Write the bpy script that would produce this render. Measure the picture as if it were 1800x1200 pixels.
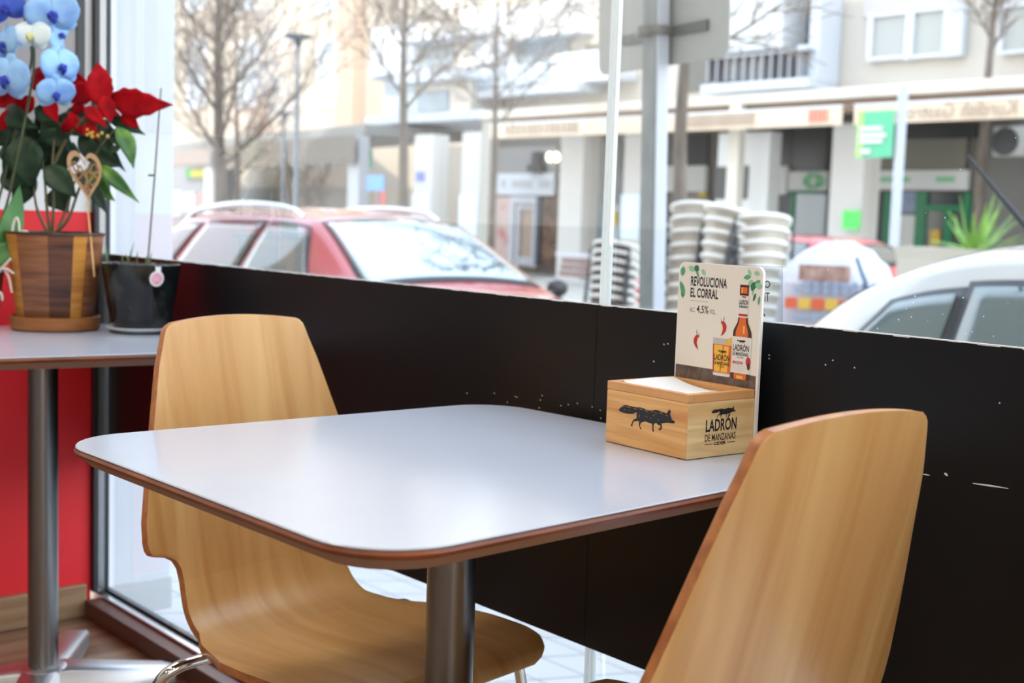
import bpy, bmesh, math, random
from mathutils import Vector, Matrix
for o in list(bpy.data.objects): bpy.data.objects.remove(o)
SC = bpy.context.scene; COL = SC.collection
pi = math.pi; R = math.radians
# ---------------------------------------------------------------- camera, sky, sun, exposure
H = 1.04; FP = 2236.57; PIT = .0957911; ROL = -.0342044; YAW = .7163
cp, sp, cr, sr = math.cos(PIT), math.sin(PIT), math.cos(ROL), math.sin(ROL)
ri, fw, dn = Vector((1, 0, 0)), Vector((0, cp, -sp)), Vector((0, -sp, -cp))
rt = cr*ri + sr*dn; dw = -sr*ri + cr*dn
ca, sa = math.cos(YAW), math.sin(YAW)
tow = lambda v: Vector((ca*v.x + sa*v.y, -sa*v.x + ca*v.y, v.z))
CR, CD, CF = tow(rt), tow(dw), tow(fw)
CAM = Vector((0, 0, H))
cd = bpy.data.cameras.new('camera'); cam = bpy.data.objects.new('camera', cd); COL.objects.link(cam)
cam.matrix_world = Matrix(((CR.x, -CD.x, -CF.x, 0), (CR.y, -CD.y, -CF.y, 0), (CR.z, -CD.z, -CF.z, H), (0, 0, 0, 1)))
cd.sensor_width = 36; cd.lens = FP/1800*36; cd.clip_start = .02; cd.clip_end = 300
cd.dof.use_dof = True; cd.dof.focus_distance = 1.5; cd.dof.aperture_fstop = 6.0
SC.camera = cam
w = bpy.data.worlds.new('sky'); SC.world = w; w.use_nodes = True
wn = w.node_tree.nodes; wl = w.node_tree.links; bg = wn['Background']
tc = wn.new('ShaderNodeTexCoord'); sx = wn.new('ShaderNodeSeparateXYZ'); rp = wn.new('ShaderNodeValToRGB')
wl.new(tc.outputs['Generated'], sx.inputs[0]); wl.new(sx.outputs['Z'], rp.inputs[0]); wl.new(rp.outputs[0], bg.inputs[0])
rp.color_ramp.elements[0].position = 0.0; rp.color_ramp.elements[0].color = (1, .98, .94, 1)
rp.color_ramp.elements[1].position = .55; rp.color_ramp.elements[1].color = (.66, .82, 1, 1)
bg.inputs[1].default_value = 2.6
def lamp(name, kind, energy, loc, direction, color=(1, 1, 1), **k):
    d = bpy.data.lights.new(name, kind); d.energy = energy; d.color = color
    for a, v in k.items(): setattr(d, a, v)
    o = bpy.data.objects.new(name, d); COL.objects.link(o); o.location = loc
    o.rotation_euler = Vector(direction).to_track_quat('-Z', 'Y').to_euler(); return o
lamp('sun', 'SUN', 3.2, (0, 0, 30), (.80, .62, -.46), (1, .90, .74), angle=R(.6))
SC.view_settings.view_transform = 'Standard'; SC.view_settings.look = 'None'
SC.view_settings.exposure = .60; SC.view_settings.gamma = 1; SC.view_settings.use_curve_mapping = False
SC.cycles.max_bounces = 8; SC.cycles.transparent_max_bounces = 16; SC.cycles.caustics_reflective = False
SC.cycles.caustics_refractive = False; SC.cycles.sample_clamp_indirect = 6
# ---------------------------------------------------------------- measuring helpers
def ray(x, y): return CF + CR*((x-900)/FP) + CD*((y-600)/FP)
def D(x, y, d): return CAM + ray(x, y)*d                      # a point at a known distance
def hit(x, y, axis, val):
    r = ray(x, y); return CAM + r*((val-CAM[axis])/r[axis])
def onpl(x, y, o, n):
    r = ray(x, y); return CAM + r*((Vector(o)-CAM).dot(n)/r.dot(n))
# ---------------------------------------------------------------- materials
MATS = {}
def mat(name, c, rough=.5, metal=0, c2=None, scale=(5, 5, 5), coords='Object', detail=4, bump=0, ramp=(.35, .65), trans=0, spec=.5, coat=0, sss=0, emit=0, tex='noise', dist=0):
    if name in MATS: return MATS[name]
    m = bpy.data.materials.new(name); m.use_nodes = True; MATS[name] = m
    n, l = m.node_tree.nodes, m.node_tree.links; b = n['Principled BSDF']
    b.inputs['Base Color'].default_value = (*c, 1); b.inputs['Roughness'].default_value = rough
    b.inputs['Metallic'].default_value = metal; b.inputs['Specular IOR Level'].default_value = spec
    b.inputs['Coat Weight'].default_value = coat; b.inputs['Transmission Weight'].default_value = trans
    if emit:
        b.inputs['Emission Color'].default_value = (*c, 1); b.inputs['Emission Strength'].default_value = emit
    if c2 is not None or bump:
        t = n.new('ShaderNodeTexCoord'); mp = n.new('ShaderNodeMapping'); mp.inputs['Scale'].default_value = scale
        l.new(t.outputs[coords], mp.inputs[0])
        if tex == 'noise':
            x = n.new('ShaderNodeTexNoise'); x.inputs['Scale'].default_value = 1; x.inputs['Detail'].default_value = detail
            x.inputs['Distortion'].default_value = dist; fac = x.outputs['Fac']
        elif tex == 'wave':
            x = n.new('ShaderNodeTexWave'); x.inputs['Scale'].default_value = 1; x.inputs['Distortion'].default_value = dist
            x.inputs['Detail'].default_value = detail; fac = x.outputs['Fac']
        elif tex == 'brick':
            x = n.new('ShaderNodeTexBrick'); x.inputs['Scale'].default_value = 1; x.offset = 0 if dist == 0 else .5
            x.inputs['Color1'].default_value = (0, 0, 0, 1); x.inputs['Color2'].default_value = (.25, .25, .25, 1); x.inputs['Mortar'].default_value = (1, 1, 1, 1)
            x.inputs['Mortar Size'].default_value = .03; x.inputs['Brick Width'].default_value = 1; x.inputs['Row Height'].default_value = 1
            fac = x.outputs['Color']
        else:
            x = n.new('ShaderNodeTexVoronoi'); x.inputs['Scale'].default_value = 1; fac = x.outputs['Distance']
        l.new(mp.outputs[0], x.inputs['Vector'])
        if c2 is not None:
            r = n.new('ShaderNodeValToRGB'); e = r.color_ramp.elements
            e[0].position, e[1].position = ramp; e[0].color = (*c, 1); e[1].color = (*c2, 1)
            l.new(fac, r.inputs[0]); l.new(r.outputs[0], b.inputs['Base Color'])
        if bump:
            bp = n.new('ShaderNodeBump'); bp.inputs['Strength'].default_value = bump; bp.inputs['Distance'].default_value = .002
            l.new(fac, bp.inputs['Height']); l.new(bp.outputs[0], b.inputs['Normal'])
    return m
def glassmat(name, tint, refl=1.0, dust=0, dirt=(.8, .8, .78)):
    if name in MATS: return MATS[name]
    m = bpy.data.materials.new(name); m.use_nodes = True; MATS[name] = m
    n, l = m.node_tree.nodes, m.node_tree.links; n.remove(n['Principled BSDF']); out = n['Material Output']
    t = n.new('ShaderNodeBsdfTransparent'); t.inputs[0].default_value = (*tint, 1)
    g = n.new('ShaderNodeBsdfGlossy'); g.inputs['Roughness'].default_value = .02
    f = n.new('ShaderNodeFresnel'); f.inputs[0].default_value = 1.45
    k = n.new('ShaderNodeMath'); k.operation = 'MULTIPLY'; k.inputs[1].default_value = refl; l.new(f.outputs[0], k.inputs[0])
    mx = n.new('ShaderNodeMixShader'); l.new(k.outputs[0], mx.inputs[0]); l.new(t.outputs[0], mx.inputs[1]); l.new(g.outputs[0], mx.inputs[2])
    last = mx.outputs[0]
    if dust:
        tcn = n.new('ShaderNodeTexCoord'); v = n.new('ShaderNodeTexVoronoi'); v.inputs['Scale'].default_value = 55; l.new(tcn.outputs['Object'], v.inputs['Vector'])
        ns = n.new('ShaderNodeTexNoise'); ns.inputs['Scale'].default_value = 3.0; l.new(tcn.outputs['Object'], ns.inputs['Vector'])
        lt = n.new('ShaderNodeMath'); lt.operation = 'MULTIPLY_ADD'; lt.inputs[1].default_value = .16; lt.inputs[2].default_value = -.045; l.new(ns.outputs['Fac'], lt.inputs[0])
        cmp_ = n.new('ShaderNodeMath'); cmp_.operation = 'LESS_THAN'; l.new(v.outputs['Distance'], cmp_.inputs[0]); l.new(lt.outputs[0], cmp_.inputs[1])
        sc = n.new('ShaderNodeMath'); sc.operation = 'MULTIPLY'; sc.inputs[1].default_value = dust; l.new(cmp_.outputs[0], sc.inputs[0])
        d = n.new('ShaderNodeBsdfTranslucent'); d.inputs[0].default_value = (*dirt, 1)
        m2 = n.new('ShaderNodeMixShader'); l.new(sc.outputs[0], m2.inputs[0]); l.new(last, m2.inputs[1]); l.new(d.outputs[0], m2.inputs[2]); last = m2.outputs[0]
    l.new(last, out.inputs[0]); return m
def srgb(r, g, b):
    f = lambda v: (v/255/12.92) if v/255 <= .04045 else ((v/255+.055)/1.055)**2.4
    return (f(r), f(g), f(b))
# ---------------------------------------------------------------- mesh builder
class MB:
    def __init__(s): s.v, s.f, s.m, s.uv = [], [], [], {}
    def add(s, vs, fs, mi=0):
        o = len(s.v); s.v += [tuple(p) for p in vs]
        for f in fs: s.f.append(tuple(i+o for i in f)); s.m.append(mi)
        return o
    def box(s, x0, x1, y0, y1, z0, z1, mi=0):
        s.add([(x0, y0, z0), (x1, y0, z0), (x1, y1, z0), (x0, y1, z0), (x0, y0, z1), (x1, y0, z1), (x1, y1, z1), (x0, y1, z1)],
              [(0, 3, 2, 1), (4, 5, 6, 7), (0, 1, 5, 4), (1, 2, 6, 5), (2, 3, 7, 6), (3, 0, 4, 7)], mi); return s
    def obox(s, o, ax, ay, az, mi=0):       # corner + three edge vectors
        o, ax, ay, az = map(Vector, (o, ax, ay, az)); p = [o, o+ax, o+ax+ay, o+ay]
        s.add(p+[q+az for q in p], [(0, 3, 2, 1), (4, 5, 6, 7), (0, 1, 5, 4), (1, 2, 6, 5), (2, 3, 7, 6), (3, 0, 4, 7)], mi); return s
    def tube(s, pts, rad, n=10, mi=0, cap=True):
        pts = [Vector(p) for p in pts]; rad = rad if hasattr(rad, '__len__') else [rad]*len(pts)
        up = None; rings = []
        for i, p in enumerate(pts):
            t = (pts[min(i+1, len(pts)-1)]-pts[max(i-1, 0)]).normalized()
            if up is None: up = t.orthogonal().normalized()
            up = (up - t*up.dot(t)).normalized(); b = t.cross(up)
            rings.append([p+(up*math.cos(2*pi*k/n)+b*math.sin(2*pi*k/n))*rad[i] for k in range(n)])
        s.loft(rings, mi, cap); return s
    def loft(s, rings, mi=0, cap=True, closed=True):
        n = len(rings[0]); o = s.add([q for r in rings for q in r], [])
        for i in range(len(rings)-1):
            for k in range(n if closed else n-1):
                a, b = o+i*n+k, o+i*n+(k+1) % n
                s.f.append((a, b, b+n, a+n)); s.m.append(mi)
        if cap and closed:
            s.f.append(tuple(o+k for k in reversed(range(n)))); s.m.append(mi)
            s.f.append(tuple(o+(len(rings)-1)*n+k for k in range(n))); s.m.append(mi)
        return s
    def lathe(s, prof, c=(0, 0, 0), n=32, mi=0, cap=True):
        c = Vector(c)
        s.loft([[c+Vector((r*math.cos(2*pi*k/n), r*math.sin(2*pi*k/n), z)) for k in range(n)] for r, z in prof], mi, cap); return s
    def poly(s, pts, th=None, mi=0):        # flat ngon, extruded by th
        pts = [Vector(p) for p in pts]; n = len(pts)
        if th is None: s.add(pts, [tuple(range(n))], mi)
        else:
            th = Vector(th); s.add(pts+[p+th for p in pts], [tuple(reversed(range(n))), tuple(range(n, 2*n))]+[(k, (k+1) % n, n+(k+1) % n, n+k) for k in range(n)], mi)
        return s
    def ball(s, c, r, n=10, mi=0, sc=(1, 1, 1)):
        c = Vector(c)
        s.loft([[c+Vector((r*sc[0]*math.sin(a)*math.cos(2*pi*k/n), r*sc[1]*math.sin(a)*math.sin(2*pi*k/n), -r*sc[2]*math.cos(a))) for k in range(n)] for a in [pi*(i+.02)/(n*.75) if 0 else max(.03, min(pi-.03, pi*i/8)) for i in range(9)]], mi); return s
    def obj(s, name, m, parent=None, smooth=35, bevel=0, solid=0, sub=0, origin=None):
        me = bpy.data.meshes.new(name)
        off = Vector(origin) if origin is not None else Vector((0, 0, 0))
        me.from_pydata([Vector(v)-off for v in s.v], [], s.f); me.update()
        for q in (m if isinstance(m, (list, tuple)) else [m]): me.materials.append(q)
        me.polygons.foreach_set('material_index', s.m)
        bm = bmesh.new(); bm.from_mesh(me); bmesh.ops.recalc_face_normals(bm, faces=bm.faces)
        if s.uv:
            ul = bm.loops.layers.uv.new('UVMap')
            for f in bm.faces:
                for lp in f.loops: lp[ul].uv = s.uv.get(lp.vert.index, (0, 0))
        bm.to_mesh(me); bm.free()
        o = bpy.data.objects.new(name, me); COL.objects.link(o); o.location = off
        if smooth:
            me.polygons.foreach_set('use_smooth', [True]*len(me.polygons))
            me.set_sharp_from_angle(angle=R(smooth))
        if solid:
            md = o.modifiers.new('thickness', 'SOLIDIFY'); md.thickness = solid; md.offset = 0
        if bevel:
            md = o.modifiers.new('rounding', 'BEVEL'); md.width = bevel; md.segments = 2; md.limit_method = 'ANGLE'; md.angle_limit = R(40)
        if sub:
            md = o.modifiers.new('smoothing', 'SUBSURF'); md.levels = sub; md.render_levels = sub
        if parent is not None:
            o.parent = parent; o.matrix_parent_inverse = Matrix.Identity(4)
        return o
def tag(o, label, cat, group=None, kind=None):
    o['label'] = label; o['category'] = cat
    if group: o['group'] = group
    if kind: o['kind'] = kind
    return o
def thing(name, label, cat, loc=(0, 0, 0), rz=0, group=None):
    o = bpy.data.objects.new(name, None); COL.objects.link(o); o.empty_display_size = .05
    o.location = loc; o.rotation_euler = (0, 0, rz); return tag(o, label, cat, group)
def struct(o): o['kind'] = 'structure'; return o
def lbl(o, t): o['label'] = t; return o
def copy_tree(o, parent=None):
    c = o.copy(); COL.objects.link(c)
    if parent is not None: c.parent = parent
    for ch in o.children: copy_tree(ch, c)
    return c
def letters(name, body, m, parent, place, width=None, height=None, cond=1.0, bold=0.0, align='LEFT', mirror=False, depth=.0002):
    """real lettering; place(u,v) puts the letters' plane into the parent's space"""
    cu = bpy.data.curves.new(name, 'FONT'); cu.body = body; cu.size = 1; cu.offset = bold; cu.space_character = 1.02; cu.resolution_u = 3
    to = bpy.data.objects.new(name, cu); COL.objects.link(to)
    dg = bpy.context.evaluated_depsgraph_get(); me = bpy.data.meshes.new_from_object(to.evaluated_get(dg))
    bpy.data.objects.remove(to)
    xs = [v.co.x for v in me.vertices]; ys = [v.co.y for v in me.vertices]
    x0, x1, y0, y1 = min(xs), max(xs), min(ys), max(ys); sy = height/(y1-y0); sxx = width/(x1-x0) if width else sy*cond
    for v in me.vertices:
        u = (v.co.x-x0)*sxx; vv = (v.co.y-y0)*sy
        if mirror: u = (x1-x0)*sxx-u
        if align == 'CENTER': u -= (x1-x0)*sxx/2
        v.co = place(u, vv)
    me.materials.clear(); me.materials.append(m)
    o = bpy.data.objects.new(name, me); COL.objects.link(o)
    if parent is not None: o.parent = parent
    return o
def spline(pts, n=6):
    pts = [Vector(p) for p in pts]; out = []
    for i in range(len(pts)-1):
        a, b, c, d = pts[max(i-1, 0)], pts[i], pts[i+1], pts[min(i+2, len(pts)-1)]
        for k in range(n):
            t = k/n; out.append(.5*((2*b)+(c-a)*t+(2*a-5*b+4*c-d)*t*t+(3*b-a-3*c+d)*t**3))
    return out+[pts[-1]]
def interp(keys, x):
    if x <= keys[0][0]: return keys[0][1:]
    for a, b in zip(keys, keys[1:]):
        if x <= b[0]:
            t = (x-a[0])/(b[0]-a[0]); return tuple(p+(q-p)*t for p, q in zip(a[1:], b[1:]))
    return keys[-1][1:]
def rquad(c, rad, n=8, inset=0):
    """a four-cornered outline with rounded corners (xy tuples, counter-clockwise), moved in by inset"""
    c = [Vector((p[0], p[1], 0)) for p in c]; out = []; m = len(c); q = []
    for i in range(m):
        e0 = (c[i]-c[i-1]).normalized(); e1 = (c[(i+1) % m]-c[i]).normalized()
        n0, n1 = Vector((-e0.y, e0.x, 0)), Vector((-e1.y, e1.x, 0)); b = (n0+n1); b = b/b.length_squared*2
        q.append(c[i]+b*inset)
    for i in range(m):
        r = max(.004, (rad[i] if hasattr(rad, '__len__') else rad)-inset)
        e0 = (q[i]-q[i-1]).normalized(); e1 = (q[(i+1) % m]-q[i]).normalized()
        ang = math.acos(max(-1, min(1, e0.dot(e1)))); t = r*math.tan(ang/2)
        p0, p1 = q[i]-e0*t, q[i]+e1*t; cen = p0+Vector((-e0.y, e0.x, 0))*r
        a0 = math.atan2((p0-cen).y, (p0-cen).x)
        for k in range(n+1):
            a = a0+ang*k/n; out.append((cen.x+r*math.cos(a), cen.y+r*math.sin(a)))
    return out
# ---------------------------------------------------------------- palette
M_lam = mat('white_laminate', (.54, .57, .66), .16, c2=(.515, .545, .635), scale=(3, 3, 3), bump=.0, spec=.5)
M_edge = mat('table_edge_wood', srgb(150, 84, 46), .35, c2=srgb(112, 58, 34), scale=(14, 14, 60), spec=.4)
M_under = mat('table_underside', srgb(150, 118, 100), .5)
M_steel = mat('satin_steel', (.24, .24, .25), .32, 1)
M_base = mat('base_silver', (.62, .62, .64), .38, 1)
M_chrome = mat('chrome', (.75, .74, .72), .08, 1)
M_ply = mat('birch_plywood', srgb(230, 184, 122), .30, c2=srgb(202, 146, 84), scale=(26, 2.2, 1), coords='UV', detail=5, ramp=(.3, .72), dist=.6, spec=.45)
M_plyedge = mat('plywood_edge', srgb(190, 124, 74), .35, c2=srgb(160, 98, 56), scale=(60, 60, 60))
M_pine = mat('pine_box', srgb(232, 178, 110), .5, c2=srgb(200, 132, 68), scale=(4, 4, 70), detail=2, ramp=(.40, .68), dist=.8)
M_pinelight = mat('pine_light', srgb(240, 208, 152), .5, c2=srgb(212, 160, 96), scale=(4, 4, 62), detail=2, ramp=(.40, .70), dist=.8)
M_pinerim = mat('pine_rim', srgb(224, 168, 108), .5, c2=srgb(204, 142, 84), scale=(3, 3, 40))
M_ink = mat('black_ink', (.012, .012, .014), .6)
M_black = mat('black_board', (.0065, .0065, .0075), .36, spec=.28)
M_chip = mat('chipped_white', (.75, .76, .76), .7)
M_red = mat('red_paint', (.84, .016, .026), .55)
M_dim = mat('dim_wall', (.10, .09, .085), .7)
M_white = mat('white_paint', (.86, .86, .86), .6)
M_floor = mat('floor_wood', srgb(168, 132, 104), .35, c2=srgb(126, 92, 68), scale=(1.5, 18, 1), detail=5)
M_board = mat('skirting_wood', srgb(178, 146, 112), .5, c2=srgb(132, 100, 72), scale=(3, 3, 40), detail=5, ramp=(.3, .7))
M_sill = mat('sill_brown', srgb(104, 64, 48), .4, c2=srgb(86, 50, 38), scale=(30, 2, 30))
M_alu = mat('aluminium', (.78, .79, .80), .22, 1)
M_dark = mat('dark_metal', (.03, .032, .036), .35, .3)
M_glass = glassmat('window_glass', (.985, .99, .99), .2, dust=.55)
M_paper = mat('napkin_paper', (.88, .88, .90), .8)
M_cream = mat('sign_cream', srgb(232, 224, 210), .42)
M_creamedge = mat('sign_edge', (.86, .83, .78), .3)

# ================================================================ ROOM
GX = 1.325                                    # inner face of the shop window
ROOF = 3.05
M_room = mat('room_paint', (.5, .49, .47), .7)
def wallbox(name, *a, m=M_room): return struct(MB().box(*a).obj(name, m, smooth=0))
wallbox('floor', -3.6, 1.352, -4.2, 3.20, -.12, 0, m=M_floor)
wallbox('ceiling', -3.6, 1.60, -4.2, 3.20, ROOF, ROOF+.15)
wallbox('wall_left', -3.75, -3.6, -4.2, 3.20, 0, ROOF)
wb = MB().box(-3.6, -2.9, -4.35, -4.2, 0, ROOF).box(.7, 1.60, -4.35, -4.2, 0, ROOF).box(-2.9, .7, -4.35, -4.2, 0, .5).box(-2.9, .7, -4.35, -4.2, 2.8, ROOF)  # unseen back wall, its opening added to let sky light in
struct(wb.obj('wall_back', M_room, smooth=0))
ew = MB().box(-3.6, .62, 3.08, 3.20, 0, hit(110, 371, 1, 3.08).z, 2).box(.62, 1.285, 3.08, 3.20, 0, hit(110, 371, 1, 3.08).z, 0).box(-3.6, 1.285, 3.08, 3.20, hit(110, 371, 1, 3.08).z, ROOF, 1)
struct(ew.obj('wall_end', [M_red, M_white, M_dim], smooth=0))
struct(MB().box(-3.6, 1.268, 3.060, 3.0795, .001, .085).obj('baseboard_end', M_board, bevel=.003))
# sill, window frame
s_ = MB().box(1.262, 1.315, -4.19, 3.058, .0005, .046)
struct(s_.obj('trim_1', M_sill, bevel=.002))
fr = MB().box(1.316, 1.352, -4.19, 3.19, .0005, .038, 0).box(1.318, 1.324, -4.19, 3.19, .038, .052, 1).box(1.331, 1.345, -4.19, 3.19, .038, .056, 1)
fr.box(1.300, 1.3159, -4.19, 3.05, .0465, .054, 0)
struct(fr.obj('trim_2', [M_alu, M_dark], bevel=.0015))
# corner upright: dark gasket, light metal face, dark gasket
up = MB().box(1.286, 1.298, 3.062, 3.20, .06, ROOF-.01, 1).box(1.299, 1.316, 3.066, 3.20, .06, ROOF-.01, 0).box(1.317, 1.330, 3.070, 3.20, .06, ROOF-.01, 1)
struct(up.obj('trim_3', [mat('grey_metal_face', (.30, .31, .32), .25, .8), M_dark], bevel=.001))
tp = MB().box(1.31, 1.36, -4.19, 3.19, 2.72, ROOF-.002)
struct(tp.obj('trim_4', M_alu, bevel=.002))
JY = hit(1076, 270, 0, GX+.012).y              # joint between the two panes
struct(MB().box(GX+.006, GX+.014, JY+.0075, 3.06, .057, 2.719).obj('window_1', M_glass, smooth=0))
struct(MB().box(GX+.006, GX+.014, -4.15, JY-.0075, .057, 2.719).obj('window_2', M_glass, smooth=0))
jm = mat('joint_silicone', (.9, .92, .9), .4); jn, jl = jm.node_tree.nodes, jm.node_tree.links
jt = jn.new('ShaderNodeBsdfTranslucent'); jt.inputs[0].default_value = (.95, .97, .95, 1); jx = jn.new('ShaderNodeMixShader'); jx.inputs[0].default_value = .75
jl.new(jn['Principled BSDF'].outputs[0], jx.inputs[1]); jl.new(jt.outputs[0], jx.inputs[2]); jl.new(jx.outputs[0], jn['Material Output'].inputs[0])
struct(MB().box(GX+.0045, GX+.0155, JY-.0073, JY-.001, .057, 2.719).box(GX+.0065, GX+.0135, JY-.001, JY+.0012, .057, 2.719).box(GX+.0045, GX+.0155, JY+.0012, JY+.0073, .057, 2.719).obj('trim_5', jm, bevel=.0012))
# the two black boards on the glass, with a hairline gap, chips along the top edge and paint flecks
PZ0, PZ1 = .403, .919
def panel(name, y0, y1, seed, marks):
    b = MB().box(GX-.005, GX-.0005, y0, y1, PZ0, PZ1, 0); rnd = random.Random(seed)
    b.box(GX-.0053, GX-.0003, y0, y1, PZ1, PZ1+.0013, 1)
    yy = y0
    while yy < y1:
        ln = rnd.uniform(.004, .03); d = rnd.uniform(.0002, .0009)
        b.box(GX-.00545, GX-.0052, yy, min(y1, yy+ln), PZ1-d, PZ1+.0005, 1); yy += ln+rnd.uniform(.005, .06)
    for (px, py, px2, py2, th) in marks:
        p, q = hit(px, py, 0, GX-.0053), hit(px2, py2, 0, GX-.0053)
        dv = (q-p); 
        if dv.length < .0004: dv = Vector((0, .0006, 0))
        nn = Vector((0, -dv.z, dv.y)).normalized()*th
        pts = [p-nn*.3, p+dv*.5-nn, q-nn*.2, q+nn*.5, p+dv*.4+nn*.9, p+nn*.6]
        b.poly(pts, (.00025, 0, 0), 1)
    o = b.obj(name, [M_black, M_chip], smooth=0); return struct(o)
dots = [(1166, 604), (1173, 603), (1148, 634), (1351, 629), (1351, 623), (1450, 640), (1463, 632), (1501, 645), (1756, 707)]
pm = [(x, y, x+2, y+2, .0011) for x, y in dots] + [(1710, 849, 1772, 858, .0010), (1622, 833, 1634, 835, .0009), (1660, 831, 1666, 836, .0016)]
panel('trim_6', -4.15, JY-.0005, 3, [k for k in pm])
dl = [(905, 696), (908, 697), (891, 706), (947, 716), (949, 702), (952, 694), (998, 710), (1014, 708), (985, 712), (1040, 714), (868, 690), (820, 690), (1055, 734), (1054, 720)]
panel('trim_7', JY+.0005, 3.055, 4, [(x, y, x+1.6, y+1.6, .0009) for x, y in dl])
# grey framed board on the end wall
t = thing('wall_board', 'grey board with a dark edge on the end wall behind the orchid', 'wall board', (1.2, 3.07, 1.2))
def rel(o, p): return Vector(p)-o.location
a, b_ = hit(72, 60, 1, 3.06), hit(132, 60, 1, 3.06); c_ = hit(148, 60, 1, 3.06); zb = hit(110, 215, 1, 3.06).z
MB().box(a.x-1.2-.15, b_.x-1.2, -.014, .0095, zb-1.2, .75).obj('panel_face', mat('grey_face', srgb(150, 146, 146), .4), t, smooth=0)
lbl(MB().box(b_.x-1.2, c_.x-1.2, -.018, .0095, zb-1.2-.01, .76).obj('edge_strip', mat('dark_strip', srgb(52, 52, 54), .4), t, bevel=.002), 'dark edge strip')
# ceiling lamps added out of view as fill light for the room
for i, (x, y) in enumerate([(-.6, .6), (-.6, -1.6), (.35, 2.3), (.55, .75), (-2.4, .6), (-2.4, -1.6), (-.5, 2.3)]):
    t = thing('fill_lamp', 'added unseen ceiling lamp for fill light', 'ceiling lamp', (x, y, ROOF-.001), 0, 'added fill lamps')
    MB().box(-.32, .32, -.32, .32, -.05, 0).obj('fill_lamp_housing', M_white, t, bevel=.004)
    MB().box(-.29, .29, -.29, .29, -.056, -.0505).obj('fill_diffuser', mat('fill_lamp_diffuser', (1, .93, .82), .5, emit=6.6), t, smooth=0)

# ================================================================ TABLES
TT = .754
def make_table(label, outline, rad, top, col, floor_z, arms, name='dining_table'):
    t = thing(name, label, 'table', (col[0], col[1], 0))
    def loop(ins, z): return [(x-col[0], y-col[1], z) for x, y in rquad(outline, rad, 10, ins)]
    MB().loft([loop(.0022, top-.0030), loop(.0010, top-.0012), loop(.0022, top)]).obj('tabletop', M_lam, t, smooth=40)
    e = MB().loft([loop(.0045, top-.0115), loop(.001, top-.0100), loop(-.0006, top-.0062), loop(.0012, top-.0032), loop(.004, top-.0031)])
    lbl(e.obj('edge_band', M_edge, t, smooth=50), 'brown varnished wood edge band')
    MB().loft([loop(.030, top-.026), loop(.0185, top-.0235), loop(.006, top-.0116)]).obj('underside', M_under, t, smooth=30)
    MB().lathe([(.030, .076), (.030, top-.034), (.030, top-.0262)], n=40).obj('column', M_steel, t)
    MB().box(-.11, .11, -.11, .11, top-.032, top-.0262).obj('mounting_plate', M_dark, t, bevel=.002)
    bs = MB()
    for a, ln in arms:
        d = Vector((math.cos(a), math.sin(a), 0)); n = Vector((-d.y, d.x, 0))
        rings = []
        for s, wd, hz in ((.0, .040, .074), (.05, .039, .074), (ln-.02, .030, .046), (ln, .024, .040)):
            c = d*s
            rings.append([c-n*wd+Vector((0, 0, .012)), c-n*wd+Vector((0, 0, hz-.006)), c-n*(wd-.006)+Vector((0, 0, hz)), c+n*(wd-.006)+Vector((0, 0, hz)), c+n*wd+Vector((0, 0, hz-.006)), c+n*wd+Vector((0, 0, .012))])
        ob = MB().loft(rings).obj('base_arm', M_base, t, smooth=50)
        MB().lathe([(.014, 0), (.016, .003), (.014, .0119)], d*(ln-.03), 14).obj('glide', M_dark, ob)
    MB().lathe([(.047, .03), (.047, .0750), (.040, .0785)], n=30).obj('hub', M_base, t)
    return t
quad = [(.596, .853), (1.3095, .884), (1.278, 1.508), (.585, 1.525)]
make_table('square white cafe table with the napkin box standing on it', quad, (.088, .08, .085, .085), TT, (.951, 1.19), 0, [(R(a), .30) for a in (38, 128, 218, 308)])
TL = .766
p0, p1 = hit(0, 629, 2, TL), hit(265, 621, 2, TL); dv = (p1-p0).normalized(); nv = Vector((-dv.y, dv.x, 0))
q0 = p0-dv*.22; q1 = p1+dv*(1.27-p1.x)
make_table('white cafe table carrying the potted plants in the corner by the red wall', [q0, q1, q1+nv*.62, q0+nv*.62], .05, TL, (.975, 2.58), 0, [(R(a), l) for a, l in ((-14, .27), (56, .34), (150, .30), (236, .30))])

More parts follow.
